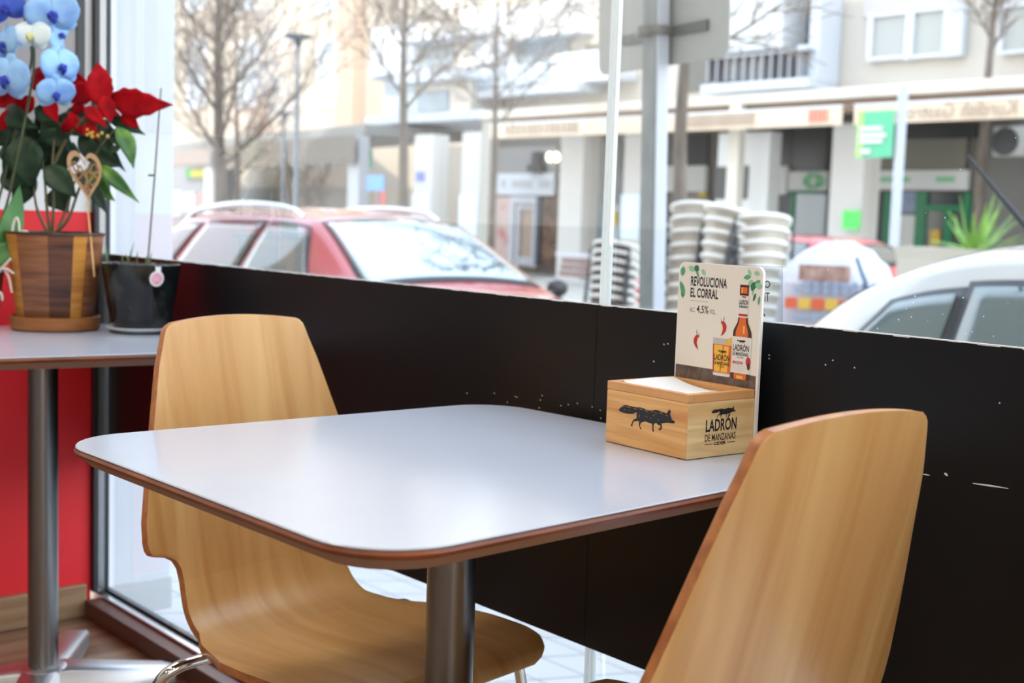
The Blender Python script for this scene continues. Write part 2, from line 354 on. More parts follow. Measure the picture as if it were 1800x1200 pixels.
# ================================================================ CHAIRS
PROF = [(.245, .418), (.238, .432), (.215, .442), (.16, .444), (.08, .441), (0, .436), (-.06, .433), (-.10, .436), (-.135, .448), (-.160, .470), (-.174, .500), (-.182, .530), (-.196, .590), (-.213, .660), (-.231, .740), (-.248, .815), (-.258, .868)]
prof = spline([(0, y, z) for y, z in PROF], 8)
L_ = [0]
for a, b_ in zip(prof, prof[1:]): L_.append(L_[-1]+(b_-a).length)
LT = L_[-1]
def shell_mesh():
    # half-width along the shell; the notch where the back meets the seat
    def z_at(s):
        for i in range(len(L_)-1):
            if s <= L_[i+1]: t = (s-L_[i])/(L_[i+1]-L_[i]); return prof[i].lerp(prof[i+1], t), (prof[i+1]-prof[i]).normalized()
        return prof[-1], (prof[-1]-prof[-2]).normalized()
    sn = min(range(len(prof)), key=lambda i: abs(prof[i].z-.548) if prof[i].y < -.15 else 9); SN = L_[sn]
    sb = min(range(len(prof)), key=lambda i: abs(prof[i].y+.085)+abs(prof[i].z-.434)); SB = L_[sb]
    keys = [(0, .150), (.006, .168), (.016, .182), (.035, .193), (.07, .201), (.14, .207), (.20, .206), (.26, .198), (SB-.055, .186), (SB, .170), (SB+.03, .156), (SN-.045, .149), (SN-.026, .151), (SN-.013, .158), (SN-.006, .170), (SN-.001, .190), (SN+.003, .200), (SN+.010, .2045), (SN+.022, .206), (SN+.05, .2035), (LT-.06, .147), (LT-.030, .136), (LT-.016, .1315), (LT-.007, .1275), (LT-.002, .121), (LT, .114)]
    ss = sorted(set([round(k[0], 4) for k in keys]+[LT*i/70 for i in range(71)]))
    NU = 20; mb = MB(); rows = []
    for s in ss:
        p, tg = z_at(s); hw = interp(keys, s)[0]; row = []
        nrm = Vector((0, tg.z, -tg.y))
        for k in range(NU+1):
            u = -1+2*k/NU; x = hw*u
            back = max(0, min(1, (s-SB)/(.1))); dish = .020*back*(x/.2)**2 - (1-back)*.006*math.exp(-((s-.22)/.12)**2)*(1-(x/.2)**2)
            crown = .012*max(0, (s-(LT-.1))/.1)*(1-(x/.13)**2)*.9 if s > LT-.1 else 0
            q = p+Vector((x, 0, 0)); q = q+Vector((0, dish if back > .02 else 0, 0 if back > .02 else dish)); q.z += crown
            mb.uv[len(mb.v)] = (x+.3, s); mb.v.append(tuple(q))
        rows.append(row)
    for i in range(len(ss)-1):
        for k in range(NU):
            a = i*(NU+1)+k; mb.f.append((a, a+1, a+NU+2, a+NU+1)); mb.m.append(0)
    return mb
def make_chair(label):
    t = thing('plywood_chair', label, 'chair', (0, 0, 0), 0)
    o = shell_mesh().obj('shell', [M_ply, M_plyedge], t, smooth=60)
    md = o.modifiers.new('thickness', 'SOLIDIFY'); md.thickness = .0115; md.offset = 0; md.material_offset_rim = 1; md.use_even_offset = True
    md = o.modifiers.new('rounding', 'BEVEL'); md.width = .0022; md.segments = 2; md.limit_method = 'ANGLE'; md.angle_limit = R(50)
    for sx_ in (-1, 1):
        for yy, foot in ((.13, .20), (-.075, -.215)):
            pts = spline([(sx_*.02, yy, .4215), (sx_*.10, yy, .4215), (sx_*.175, yy, .4215), (sx_*.214, yy+(foot-yy)*.03, .4175), (sx_*.234, yy+(foot-yy)*.12, .396), (sx_*.243, yy+(foot-yy)*.3, .33), (sx_*.252, yy+(foot-yy)*.65, .17), (sx_*.262, foot, .010)], 5)
            lg = MB().tube(pts, .0085, 14).obj('leg', M_chrome, t, smooth=60)
            MB().lathe([(.010, 0), (.011, .004), (.0095, .022)], (sx_*.262, foot, 0), 14).obj('rubber_foot', M_dark, lg)
    MB().box(-.10, .10, .085, .175, .4235, .4275).obj('seat_bracket', M_dark, t, bevel=.001); MB().box(-.10, .10, -.12, -.03, .4215, .4262).obj('seat_bracket', M_dark, t, bevel=.001)
    return t
ch = make_chair('blond plywood chair facing us, pushed under the far side of the white table')
ch.location = (.992, 1.505, 0); ch.rotation_euler = (0, 0, R(187.5))
c2 = copy_tree(ch); c2['label'] = 'plywood chair seen from behind, its back close to us beside the black board'
c2.location = (.972, .905, 0); c2.rotation_euler = (0, 0, R(0))

# ================================================================ NAPKIN BOX
B0 = Vector((1.170, 1.014, TT)); E1 = Vector((.0540, .9985, 0)).normalized(); E2 = Vector((E1.y, -E1.x, 0))
BL, BD, BH = .1468, .1195, .081
t = thing('napkin_box', 'pine napkin box with a printed fox and a cream cider sign behind', 'napkin box', B0, math.atan2(E2.y, E2.x))
# local axes: x = depth towards the window, y = along the long front
th = .010
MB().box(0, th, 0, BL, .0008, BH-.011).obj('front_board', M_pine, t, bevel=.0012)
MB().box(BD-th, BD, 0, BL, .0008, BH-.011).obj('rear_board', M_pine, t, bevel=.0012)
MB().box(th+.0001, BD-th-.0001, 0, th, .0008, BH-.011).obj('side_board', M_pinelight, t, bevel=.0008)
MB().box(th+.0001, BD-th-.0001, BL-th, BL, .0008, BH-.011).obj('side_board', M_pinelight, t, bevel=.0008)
MB().box(th+.0002, BD-th-.0002, th+.0002, BL-th-.0002, .001, .007).obj('bottom_board', M_pine, t)
rm = MB().box(0, th, 0, BL, BH-.0108, BH).box(BD-th, BD, 0, BL, BH-.0108, BH).box(th, BD-th, 0, th, BH-.0108, BH).box(th, BD-th, BL-th, BL, BH-.0108, BH)
lbl(rm.obj('rim', M_pinerim, t, bevel=.0008), 'darker wooden rim')
# light faces: the side boards' end grain covers the corner, so the right face reads as one light board
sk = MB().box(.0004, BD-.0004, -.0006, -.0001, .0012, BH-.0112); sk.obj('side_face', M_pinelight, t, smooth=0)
FOX = [(0.000,0.189),(0.032,0.216),(0.056,0.236),(0.074,0.252),(0.131,0.266),(0.227,0.263),(0.322,0.263),(0.379,0.271),(0.444,0.270),(0.491,0.257),(0.566,0.255),(0.603,0.263),(0.660,0.281),(0.711,0.279),(0.766,0.270),(0.821,0.265),(0.861,0.264),(0.873,0.286),(0.902,0.325),(0.912,0.300),(0.928,0.299),(0.915,0.253),(0.925,0.242),(0.944,0.213),(0.955,0.196),(0.977,0.189),(0.999,0.189),(1.000,0.173),(0.988,0.159),(0.944,0.156),(0.873,0.152),(0.793,0.133),(0.771,0.126),(0.782,0.093),(0.788,0.068),(0.767,0.046),(0.745,0.036),(0.731,0.043),(0.734,0.060),(0.761,0.068),(0.754,0.102),(0.713,0.099),(0.689,0.121),(0.649,0.106),(0.638,0.059),(0.645,0.027),(0.659,0.010),(0.628,0.002),(0.620,0.023),(0.619,0.068),(0.609,0.099),(0.558,0.101),(0.491,0.111),(0.455,0.096),(0.419,0.084),(0.401,0.055),(0.403,0.029),(0.432,0.011),(0.429,0.000),(0.400,0.009),(0.384,0.046),(0.377,0.077),(0.380,0.098),(0.324,0.089),(0.287,0.080),(0.265,0.041),(0.261,0.024),(0.274,0.015),(0.234,0.014),(0.233,0.026),(0.250,0.046),(0.267,0.088),(0.285,0.107),(0.322,0.118),(0.335,0.137),(0.329,0.169),(0.336,0.203),(0.308,0.193),(0.271,0.174),(0.196,0.163),(0.118,0.159),(0.061,0.163),(0.021,0.171)]
def fox(mb, f, wd, mi=0): mb.poly([f(x*wd, y*wd) for x, y in FOX], None, mi); return mb
scr = mat('fox_highlights', srgb(196, 146, 90), .6)
fl = lambda u, v: Vector((-.0003, BL-.0238-u, .0265+v))
fx = fox(MB(), fl, .102); rnd = random.Random(5)
for (x, y, dx, dy) in [(.03, .225, .10, .030), (.12, .245, .12, 0), (.25, .247, .10, -.012), (.36, .250, .09, .002), (.45, .25, .1, -.015), (.58, .24, .06, .02), (.65, .255, .04, -.03), (.71, .262, .10, -.022), (.83, .245, .06, -.015), (.62, .20, .04, .02), (.5, .18, .03, -.015), (.57, .16, .03, .01), (.1, .21, .03, -.01), (.2, .22, .02, -.02), (.38, .13, .006, .06), (.7, .17, .03, -.015)]:
    a = Vector((x, y)); d = Vector((dx, dy)); n = Vector((-d.y, d.x)).normalized()*.0035
    fx.poly([fl(*((a)*.102))+Vector((-.00015, 0, 0)), fl(*((a+d*.5-n)*.102))+Vector((-.00015, 0, 0)), fl(*((a+d)*.102))+Vector((-.00015, 0, 0)), fl(*((a+d*.5+n)*.102))+Vector((-.00015, 0, 0))], None, 1)
lbl(fx.obj('fox_print', [M_ink, scr], t, smooth=0), 'black walking fox printed on the long front')
sd = lambda u, v: Vector((u, -.0009, v))
pr = fox(MB(), lambda x, y: sd(.0405+x, .0485+y), .044)
for x0 in (.0315, .0718): MB().poly([sd(x0, .0166), sd(x0+.0142, .0166), sd(x0+.0142, .0174), sd(x0, .0174)]).obj('rule_line', M_ink, t, smooth=0)
pr.obj('fox_mark', M_ink, t, smooth=0)
letters('lettering', 'LADRÓN', M_ink, t, lambda u, v: sd(.032+u, .0325+v), width=.0555, height=.0195, bold=.022)
letters('lettering', 'DE MANZANAS', M_ink, t, lambda u, v: sd(.0315+u, .0208+v), width=.0550, height=.0088, bold=.010)
letters('lettering', 'CIDER', M_ink, t, lambda u, v: sd(.0478+u, .0150+v), width=.0215, height=.0042, bold=.035)
# sign board
SX = BD+.0006; SW0, SW1, SZ0, SZ1 = -.0035, .1445, .006, .2365
out = rquad([(SW0, SZ0), (SW1, SZ0), (SW1, SZ1), (SW0, SZ1)], .010, 8)
sg = MB().poly([(SX, y, z) for y, z in out], (.0042, 0, 0)).obj('sign_board', M_creamedge, t, smooth=0)
pf = rquad([(SW0+.003, SZ0), (SW1-.0012, SZ0), (SW1-.0012, SZ1-.0012), (SW0+.003, SZ1-.0012)], .0095, 8)
lay = [0]
def sv(u, v, k=1): return Vector((SX-.0001*k, -u, v))     # u runs right along the sign, negative to the left (u=-.144 left, +.0035 right)
MB().poly([(SX-.0001, y, z) for y, z in pf]).obj('printed_face', M_cream, sg, smooth=0)
plank = mat('printed_planks', srgb(112, 94, 84), .5, c2=srgb(78, 64, 58), scale=(3, 60, 60), detail=3)
fp = MB().poly([sv(-.1425, SZ0+.001, 2), sv(.0002, SZ0+.001, 2), sv(.0002, .098, 2), sv(-.1425, .0985, 2)])
for x in (-.118, -.092, -.06, -.03, -.008): fp.poly([sv(x, .0975, 3), sv(x-.012, .07, 3), sv(x-.0127, .07, 3), sv(x-.0006, .0975, 3)], None, 1)
fp.obj('printed_planks', [plank, M_ink], sg, smooth=0)
letters('lettering', 'REVOLUCIONA', M_ink, sg, lambda u, v: sv(-.1215+u, .2055+v, 2), width=.0648, height=.0132, bold=.030)
letters('lettering', 'EL CORRAL', M_ink, sg, lambda u, v: sv(-.1215+u, .1905+v, 2), width=.0502, height=.0128, bold=.030)
letters('lettering', '4,5%', M_ink, sg, lambda u, v: sv(-.1087+u, .1688+v, 2), width=.0215, height=.0118, bold=.012)
letters('lettering', 'ALC.', M_ink, sg, lambda u, v: sv(-.1213+u, .1707+v, 2), width=.0095, height=.0062, bold=0)
letters('lettering', 'VOL.', M_ink, sg, lambda u, v: sv(-.0850+u, .1707+v, 2), width=.0110, height=.0062, bold=0)
MB().poly([sv(-.1215, .1858, 2), sv(-.0885, .1858, 2), sv(-.0885, .1863, 2), sv(-.1215, .1863, 2)]).obj('rule_line', mat('olive_line', srgb(140, 134, 110), .6), sg, smooth=0)
lg1, lg2, lg3 = mat('leaf_print_mid', srgb(88, 160, 112), .6), mat('leaf_print_light', srgb(150, 200, 160), .6), mat('leaf_print_dark', srgb(52, 112, 80), .6)
lf, lf2 = MB(), MB()
def lshape(u, v, ln, wd, a, mi, k=2):
    d = Vector((math.cos(a), math.sin(a))); n = Vector((-d.y, d.x)); pts = []
    for i in range(9): s = i/8; pts.append((u+d.x*ln*s+n.x*wd*math.sin(pi*s)**.8, v+d.y*ln*s+n.y*wd*math.sin(pi*s)**.8))
    for i in range(7, 0, -1): s = i/8; pts.append((u+d.x*ln*s-n.x*wd*math.sin(pi*s)**.8, v+d.y*ln*s-n.y*wd*math.sin(pi*s)**.8))
    (lf if u < -.08 else lf2).poly([sv(*p, k) for p in pts], None, mi)
for i, a in enumerate([(-.136, .231, .014, .0045, -1.75, 0), (-.127, .2305, .013, .004, -.35, 1), (-.116, .232, .010, .0045, -.6, 2), (-.113, .228, .012, .002, -1.1, 0), (-.103, .2285, .011, .0032, -.75, 1), (-.141, .211, .022, .004, -1.15, 0), (-.137, .2, .012, .003, -1.4, 2),
        (-.022, .233, .010, .0025, -1.0, 1), (-.016, .2235, .013, .003, 3.3, 0), (-.014, .220, .011, .0042, -2.0, 1), (-.010, .2175, .013, .0042, -1.9, 2), (-.009, .214, .013, .004, -.2, 1), (-.001, .220, .014, .0042, -2.3, 0), (-.007, .2035, .012, .0022, -1.9, 2), (-.0005, .200, .012, .002, -1.7, 0), (-.011, .209, .010, .002, -1.75, 1), (-.002, .2275, .010, .003, 3.0, 1)]): lshape(*a, k=2+i % 3)
lf.obj('leaf_print', [lg1, lg2, lg3], sg, smooth=0); lf2.obj('leaf_print', [lg1, lg2, lg3], sg, smooth=0)
# printed bottle, glass and apple slices
pa, pc, pd = mat('print_amber', srgb(222, 106, 44), .45), mat('print_brown', srgb(74, 40, 26), .45), mat('print_yellow', srgb(238, 186, 66), .45)
pl, pg, prd = mat('print_label', srgb(226, 220, 210), .5), mat('print_grey', srgb(192, 186, 188), .5), mat('print_red', srgb(188, 44, 48), .5)
bt = MB()
hw = [(.0905, .0145), (.094, .0158), (.148, .0160), (.153, .0152), (.158, .0125), (.164, .0090), (.170, .0080), (.199, .0070), (.2005, .0075), (.2125, .0075)]
cx = -.0262
ol = [sv(cx-w_, z, 4) for z, w_ in hw]+[sv(cx+w_, z, 4) for z, w_ in reversed(hw)]; bt.poly(ol, None, 0)
ol = [sv(cx-w_*.70, z, 5) for z, w_ in hw[:-2]]+[sv(cx+w_*.62, z, 5) for z, w_ in reversed(hw[:-2])]; bt.poly(ol, None, 1)
q = lambda x0, x1, z0, z1, k, mi: bt.poly([sv(cx+x0, z0, k), sv(cx+x1, z0, k), sv(cx+x1, z1, k), sv(cx+x0, z1, k)], None, mi)
q(-.0165, .0165, .0985, .1455, 6, 2); q(-.0082, .0082, .1705, .1985, 6, 2); q(-.0055, .0052, .2015, .2095, 6, 1); q(-.0045, -.0025, .2020, .2090, 7, 3)
q(.001, .004, .150, .160, 6, 3); q(-.006, .004, .0915, .0955, 6, 3); q(-.0075, .0075, .1722, .1752, 7, 5)
bt.poly([sv(cx+.0125+.0042*math.cos(i*pi/8), .1145+.0062*math.sin(i*pi/8), 7) for i in range(16)], None, 5)
bt.poly([sv(cx+.0135+.0026*math.cos(i*pi/8), .1085+.0045*math.sin(i*pi/8), 8) for i in range(16)], None, 0)
q(-.014, .009, .1075, .1080, 7, 4); q(-.014, .010, .1050, .1054, 7, 4); q(-.014, .008, .1025, .1029, 7, 4)
bt.obj('bottle_picture', [pc, pa, pl, pd, pg, prd], sg, smooth=0)
fox(MB(), lambda x, y: sv(cx-.0085+x, .1372+y, 8), .0155).obj('fox_mark', M_ink, sg, smooth=0)
fox(MB(), lambda x, y: sv(cx-.0040+x, .1955+y, 8), .0085).obj('fox_mark', M_ink, sg, smooth=0)
letters('lettering', 'LADRÓN', M_ink, sg, lambda u, v: sv(cx-.0145+u, .1270+v, 8), width=.0275, height=.0105, bold=.02)
letters('lettering', 'DE MANZANAS', M_ink, sg, lambda u, v: sv(cx-.0145+u, .1210+v, 8), width=.0270, height=.0048, bold=.02)
letters('lettering', 'CIDER', M_ink, sg, lambda u, v: sv(cx-.007+u, .1180+v, 8), width=.012, height=.0019)
letters('lettering', 'LADRÓN', M_ink, sg, lambda u, v: sv(cx-.0075+u, .1872+v, 8), width=.0150, height=.0075, bold=.02)
letters('lettering', 'DE MANZANAS', M_ink, sg, lambda u, v: sv(cx-.0075+u, .1828+v, 8), width=.0150, height=.0034, bold=.02)
letters('lettering', 'MANZANA', prd, sg, lambda u, v: sv(cx-.0135+u, .1100+v, 8), width=.0175, height=.0042, bold=.02)
gl = MB(); gx = -.0592
g4 = lambda x0, x1, X0, X1, z0, z1, k, mi: gl.poly([sv(gx+x0, z0, k), sv(gx+x1, z0, k), sv(gx+X1, z1, k), sv(gx+X0, z1, k)], None, mi)
g4(-.0145, .0150, -.0170, .0172, .0915, .1405, 4, 4); g4(-.0150, .0155, -.0168, .0170, .0955, .1325, 5, 0); g4(-.0135, -.003, -.0145, .001, .0965, .1315, 6, 3); g4(-.001, .0105, .003, .0115, .0965, .131, 6, 3); g4(-.0145, -.0125, -.0166, -.0148, .0955, .132, 7, 5)
gl.poly([sv(gx+.002, .1335, 6), sv(gx+.0150, .1335, 6), sv(gx+.0155, .1435, 6), sv(gx+.011, .1415, 6)], None, 3)
g4(-.013, .0135, -.0145, .015, .0912, .0945, 6, 2)
gl.obj('glass_picture', [pa, pc, pl, pd, pg, prd], sg, smooth=0)
fox(MB(), lambda x, y: sv(gx-.0070+x, .1205+y, 8), .0155).obj('fox_mark', M_ink, sg, smooth=0)
letters('lettering', 'LADRÓN', M_ink, sg, lambda u, v: sv(gx-.0135+u, .1115+v, 8), width=.0275, height=.0098, bold=.02)
letters('lettering', 'DE MANZANAS', M_ink, sg, lambda u, v: sv(gx-.0135+u, .1055+v, 8), width=.0270, height=.0047, bold=.02)
letters('lettering', 'CIDER', M_ink, sg, lambda u, v: sv(gx-.006+u, .1025+v, 8), width=.012, height=.0019)
def slice_(u0, v0, s, flip):
    ap = MB()
    f = lambda x, y, k: sv(u0+x*s*flip, v0+y*s, k)
    o_ = [(.1, 1), (.38, .92), (.55, .66), (.52, .38), (.34, .12), (.05, -.08), (.16, .22), (.22, .46), (.16, .72), (0, .88)]
    i_ = [(0, .86), (.16, .72), (.22, .46), (.16, .22), (.02, .42), (-.04, .62)]
    ap.poly([f(x, y, 4) for x, y in o_], None, 0); ap.poly([f(x, y, 5) for x, y in i_], None, 1)
    ap.poly([f(.20, .95, 4), f(.26, .95, 4), f(.32, 1.3, 4), f(.29, 1.3, 4)], None, 2); ap.poly([f(.05, .93, 4), f(.10, .95, 4), f(-.02, 1.2, 4)], None, 2)
    ap.obj('apple_slice_picture', [prd, mat('print_cream', srgb(236, 222, 178), .5), M_ink], sg, smooth=0)
slice_(-.064, .1445, .0188, 1); slice_(-.1010, .1225, .0190, -1)
# napkins lying in the box
rnd = random.Random(2)
for k in range(5):
    mb = MB(); x0, x1, y0, y1 = .0115, .1035, .0125, .1285; n = 12
    zf = lambda x, y: .0655+k*.0016 + .0085*(max(0, (y-.055)/.073))**2*(.35+.2*k) + .0016*k*max(0, (.06-y)/.05)*.6 + .0006*math.sin(60*x+k)*(y/.12)
    for th_ in (0, .0013):
        for i in range(n+1):
            for j in range(n+1):
                x = x0+(x1-x0)*i/n; y = y0+(y1-y0)*j/n; mb.v.append((x, y, zf(x, y)+th_))
    N = (n+1)**2
    for i in range(n):
        for j in range(n):
            a = i*(n+1)+j
            for o_ in (0, N): mb.f.append((a+o_, a+o_+1, a+o_+n+2, a+o_+n+1)); mb.m.append(0)
    rim = [i*(n+1) for i in range(n+1)]+[n*(n+1)+j for j in range(1, n+1)]+[i*(n+1)+n for i in range(n-1, -1, -1)]+[j for j in range(n-1, 0, -1)]
    for a, b_ in zip(rim, rim[1:]+rim[:1]): mb.f.append((a, b_, b_+N, a+N)); mb.m.append(0)
    o = mb.obj('paper_napkin', M_paper, smooth=40); o.location = B0; o.rotation_euler = (0, 0, math.atan2(E2.y, E2.x))
    tag(o, 'topmost white paper napkin in the pine box, its edge lifted' if k == 4 else 'white paper napkin lower in the pile in the pine box', 'napkin', 'napkins in the pine box')

# ---- clear sticker on the glass beside the sign (lettering half hidden by it)
gp = lambda x, y, k=0: hit(x, y, 0, GX+.0052-.0001*k)
tcl = gp(1338, 466)
t = thing('window_sticker', 'clear film sticker with black letters on the glass right of the cider sign', 'sticker', gp(1356, 510))
MB().poly([rel(t, gp(1300, 465)), rel(t, gp(1376, 468)), rel(t, gp(1376, 566)), rel(t, gp(1300, 562))], (.0004, 0, 0)).obj('film', glassmat('clear_film', (.80, .81, .82), .2), t, smooth=0)
def stk(body, x0, y0, x1, y1, mirror=False):
    a, b_, c_ = gp(x0, y1, 2), gp(x1, y1, 2), gp(x0, y0, 2)
    letters('lettering', body, M_ink, t, lambda u, v: rel(t, a+(b_-a)*u+(c_-a)*v), width=1, height=1, bold=.01, mirror=mirror)
stk('IO', 1340, 493, 1354, 506); stk('TL', 1340, 514, 1353, 530, True); stk('R', 1336, 540, 1346, 556)

# ================================================================ STREET: ground and our own building
GZ = -.50
M_pave = mat('pavement_tiles', srgb(196, 198, 200), .6, c2=srgb(146, 150, 156), scale=(5, 5, 5), tex='brick', ramp=(.15, .8))
M_road = mat('asphalt', srgb(120, 120, 122), .8, c2=srgb(98, 98, 100), scale=(20, 20, 20))
M_prom = mat('promenade', srgb(190, 184, 176), .8, c2=srgb(174, 168, 160), scale=(1.3, 1.3, 1.3), tex='brick', ramp=(.2, .9))
pv = MB().obox((1.353, -30, -.9), (1.85, 0, -.30), (0, 120, 0), (0, 0, .80)); struct(pv.obj('pavement', M_pave, smooth=0))
struct(MB().box(3.204, 3.38, -30, 90, -.8, -.395).obj('kerb', mat('kerb_stone', srgb(178, 176, 172), .7), bevel=.01))
struct(MB().box(3.381, 7.4, -30, 90, -.7, GZ).obj('road', M_road, smooth=0))
struct(MB().box(7.401, 140, -60, 190, -.7, GZ+.001).obj('ground', M_prom, smooth=0))
M_unseen_stucco = mat('unseen_block_stucco', srgb(214, 208, 198), .8)
struct(MB().box(-14, 1.40, -34, 3.9, ROOF+.16, 19.5).obj('wall_upper_shade', M_unseen_stucco, smooth=0))  # unseen upper floors, height set to shade the street and lower arcade
struct(MB().box(-14, 1.30, 3.9, 16.0, -.6, 17.6).obj('wall_neighbour_shade', M_unseen_stucco, smooth=0))  # unseen neighbour, height and end set where sunlight should begin
M_gloss = mat('white_cladding', srgb(226, 232, 240), .2)
struct(MB().box(1.366, 1.612, 3.30, 3.86, -.0995, 4.2, 0).obj('pillar', [M_gloss], bevel=.006))
struct(MB().box(1.362, 1.616, 3.296, 3.864, -.0996, -.004, 0).obj('trim_8', mat('pillar_plinth', srgb(204, 210, 212), .35), bevel=.003))

def Pt(px, py, X): return hit(px, py, 0, X)
def frect(mb, x0, y0, x1, y1, o, n, th=.05, mi=0, back=0.0):
    """an upright block on the wall plane (o, n), its extent measured in the photograph; n points at us"""
    o = Vector(o); n = Vector(n); c, m = (x0+x1)/2, (y0+y1)/2
    a, b = onpl(x0, m, o, n), onpl(x1, m, o, n); zt, zb = onpl(c, y0, o, n).z, onpl(c, y1, o, n).z
    mb.obox(Vector((a.x, a.y, zb))-n*back, Vector((b.x-a.x, b.y-a.y, 0)), n*(th+back), (0, 0, zt-zb), mi); return mb
# ---------------------------------------------------------------- the arcade building across the street
AX = 24.5; NA = (-1, 0, 0); OA = (AX, 0, 0); OC = (22, 0, 0)
M_tile = mat('facade_tiles', srgb(226, 218, 208), .7, c2=srgb(196, 188, 178), scale=(1, 1.2, 9), tex='brick', ramp=(.2, 1.0))
M_pier = mat('pier_tiles', srgb(230, 226, 220), .7, c2=srgb(200, 196, 190), scale=(3, 3, 9), tex='brick', ramp=(.2, 1.0))
M_fascia = mat('cornice', srgb(222, 216, 206), .7, c2=srgb(204, 190, 172), scale=(1, .6, 3))
M_brown = mat('awning_box', srgb(150, 126, 112), .6)
M_awn = mat('awning_canvas', srgb(236, 216, 192), .8, c2=srgb(226, 202, 176), scale=(.3, 1.1, .3))
M_dk = mat('shop_dark', srgb(52, 54, 58), .3); M_dk2 = mat('recess_shade_grey', srgb(112, 108, 100), .6)  # both tones darkened for the shade inside the open shop recesses
M_wht = mat('sign_white', srgb(228, 228, 226), .5); M_bluew = mat('balcony_white', srgb(200, 205, 214), .6)
M_grn = mat('shop_green', srgb(30, 128, 84), .4); M_lgrn = mat('print_green', srgb(140, 206, 160), .6)
M_winfr = mat('window_white', srgb(210, 212, 220), .4); M_blind = mat('blind_grey', srgb(176, 176, 172), .6)
M_skyglass = mat('far_glass', srgb(150, 166, 178), .12, spec=.9)
M_brn2 = mat('shop_interior', srgb(150, 118, 96), .7, c2=srgb(86, 66, 56), scale=(2, 2, 2))
t = thing('apartment_building', 'pale tiled apartment building with a shop arcade across the street', 'building', (AX, 18, GZ))
def part(name, m, mb, par=None, **k):
    o = mb.obj(name, m, par or t, smooth=k.pop('smooth', 30), **k)
    base = (par or t)
    off = t.location
    for v in o.data.vertices: v.co -= off
    return o
zc = 3.84
yr, yl = 4.0, Pt(850, 300, AX).y
part('wall', [M_tile], MB().box(AX+.02, AX+9, yr, yl-.8, zc-.05, 15))
part('shop_wall', [M_dk2], MB().box(AX+.03, AX+9, yr, Pt(868, 350, AX).y, GZ+.002, zc-.06))
part('corner_wall', [M_tile], MB().box(AX-1.2, AX+8, yl-.79, Pt(728, 300, AX-1.2).y, zc+.05, 9.2))
# shop fronts
def fr_(name, m, *rects, th=.06, par=None, o=OA, **k):
    mb = MB()
    for i, r in enumerate(rects): frect(mb, *r, o, NA, th+.004*i)
    return part(name, m, mb, par, **k)
fr_('shutter', mat('shutter_grey', srgb(132, 128, 116), .6, c2=srgb(110, 106, 96), scale=(1, 1, 14), tex='wave'), (1522, 244, 1700, 301))
fr_('shutter_box', M_dk, (1522, 222, 1720, 245), th=.12); fr_('side_wall', mat('dim_grey', srgb(126, 124, 120), .8), (1735, 215, 1990, 440), th=.03)
sb = fr_('sign_band', M_wht, (1392, 302, 1458, 335), th=.14); sb2 = fr_('sign_band', M_wht, (1510, 300, 1706, 334), th=.14)
cx_ = Pt(1428, 318, AX-.2)
part('pharmacy_mark', mat('mark_green', srgb(96, 176, 110), .5), MB().poly([(AX-.142, cx_.y+.30*math.cos(a*pi/10), cx_.z+.17*math.sin(a*pi/10)) for a in range(20)], (-.01, 0, 0)).box(AX-.158, AX-.1525, cx_.y-.16, cx_.y+.16, cx_.z-.03, cx_.z+.03, 1).box(AX-.1585, AX-.1526, cx_.y-.05, cx_.y+.05, cx_.z-.11, cx_.z+.11, 1), sb)
sb.children[0].data.materials.append(M_wht)
fr_('green_print', M_lgrn, (1440, 314, 1456, 322), (1426, 304, 1431, 333), th=.16, par=sb); fr_('green_print', M_lgrn, (1530, 312, 1606, 320), th=.16, par=sb2); fr_('green_print', M_lgrn, (1652, 311, 1684, 320), th=.16, par=sb2)
fr_('sign_band', M_wht, (1336, 293, 1391, 342), th=.2); fr_('dark_front', M_dk, (1336, 344, 1390, 470), (1336, 225, 1392, 292), (1394, 225, 1456, 300), th=.05)
d = fr_('shop_window', M_skyglass, (1396, 340, 1452, 470), th=.04); fr_('green_frame', M_grn, (1390, 338, 1397, 470), (1396, 336, 1452, 341), th=.08, par=d)
fr_('dark_front', M_dk, (1524, 336, 1700, 470), th=.04)
d = fr_('shop_door', mat('door_glass_dim', srgb(92, 94, 92), .2), (1628, 362, 1700, 470), th=.06)
fr_('green_frame', M_grn, (1556, 338, 1566, 470), (1612, 338, 1630, 470), (1630, 360, 1704, 371), (1662, 371, 1676, 470), (1696, 338, 1706, 470), th=.1, par=d)
fr_('poster', mat('poster_blue', srgb(160, 170, 190), .5, c2=srgb(120, 140, 170), scale=(2, 2, 2)), (1580, 337, 1613, 374), th=.07)
fr_('poster', mat('poster_grid', srgb(220, 220, 216), .5, c2=srgb(180, 180, 176), scale=(1, 3, 3), tex='brick'), (1578, 378, 1613, 440), th=.07)
fr_('yellow_poster', mat('poster_yellow', srgb(226, 180, 80), .5), (1640, 404, 1656, 432), th=.12)
fr_('dark_front', M_dk, (1200, 236, 1245, 291), th=.05); s3 = fr_('sign_band', M_wht, (1150, 292, 1246, 337), th=.14); fr_('yellow_panel', mat('yellow_sign', srgb(220, 190, 60), .5), (1234, 338, 1246, 346), th=.15)
fr_('brown_front', mat('dim_brown', srgb(150, 144, 136), .6), (1190, 340, 1246, 450), th=.03)
fr_('shop_window', M_skyglass, (1028, 255, 1056, 470), (1058, 300, 1090, 470), th=.05)
fr_('dark_transom', mat('dark_green_glass', srgb(70, 84, 70), .2), (1030, 258, 1056, 298), th=.07); fr_('dark_front', mat('mid_grey', srgb(128, 130, 128), .4), (1056, 250, 1092, 360), th=.06)
fr_('yellow_panel', MATS['yellow_sign'], (1078, 372, 1090, 396), th=.1)
fr_('grey_transom', mat('transom_grey', srgb(150, 148, 146), .5), (866, 258, 980, 305), th=.04)
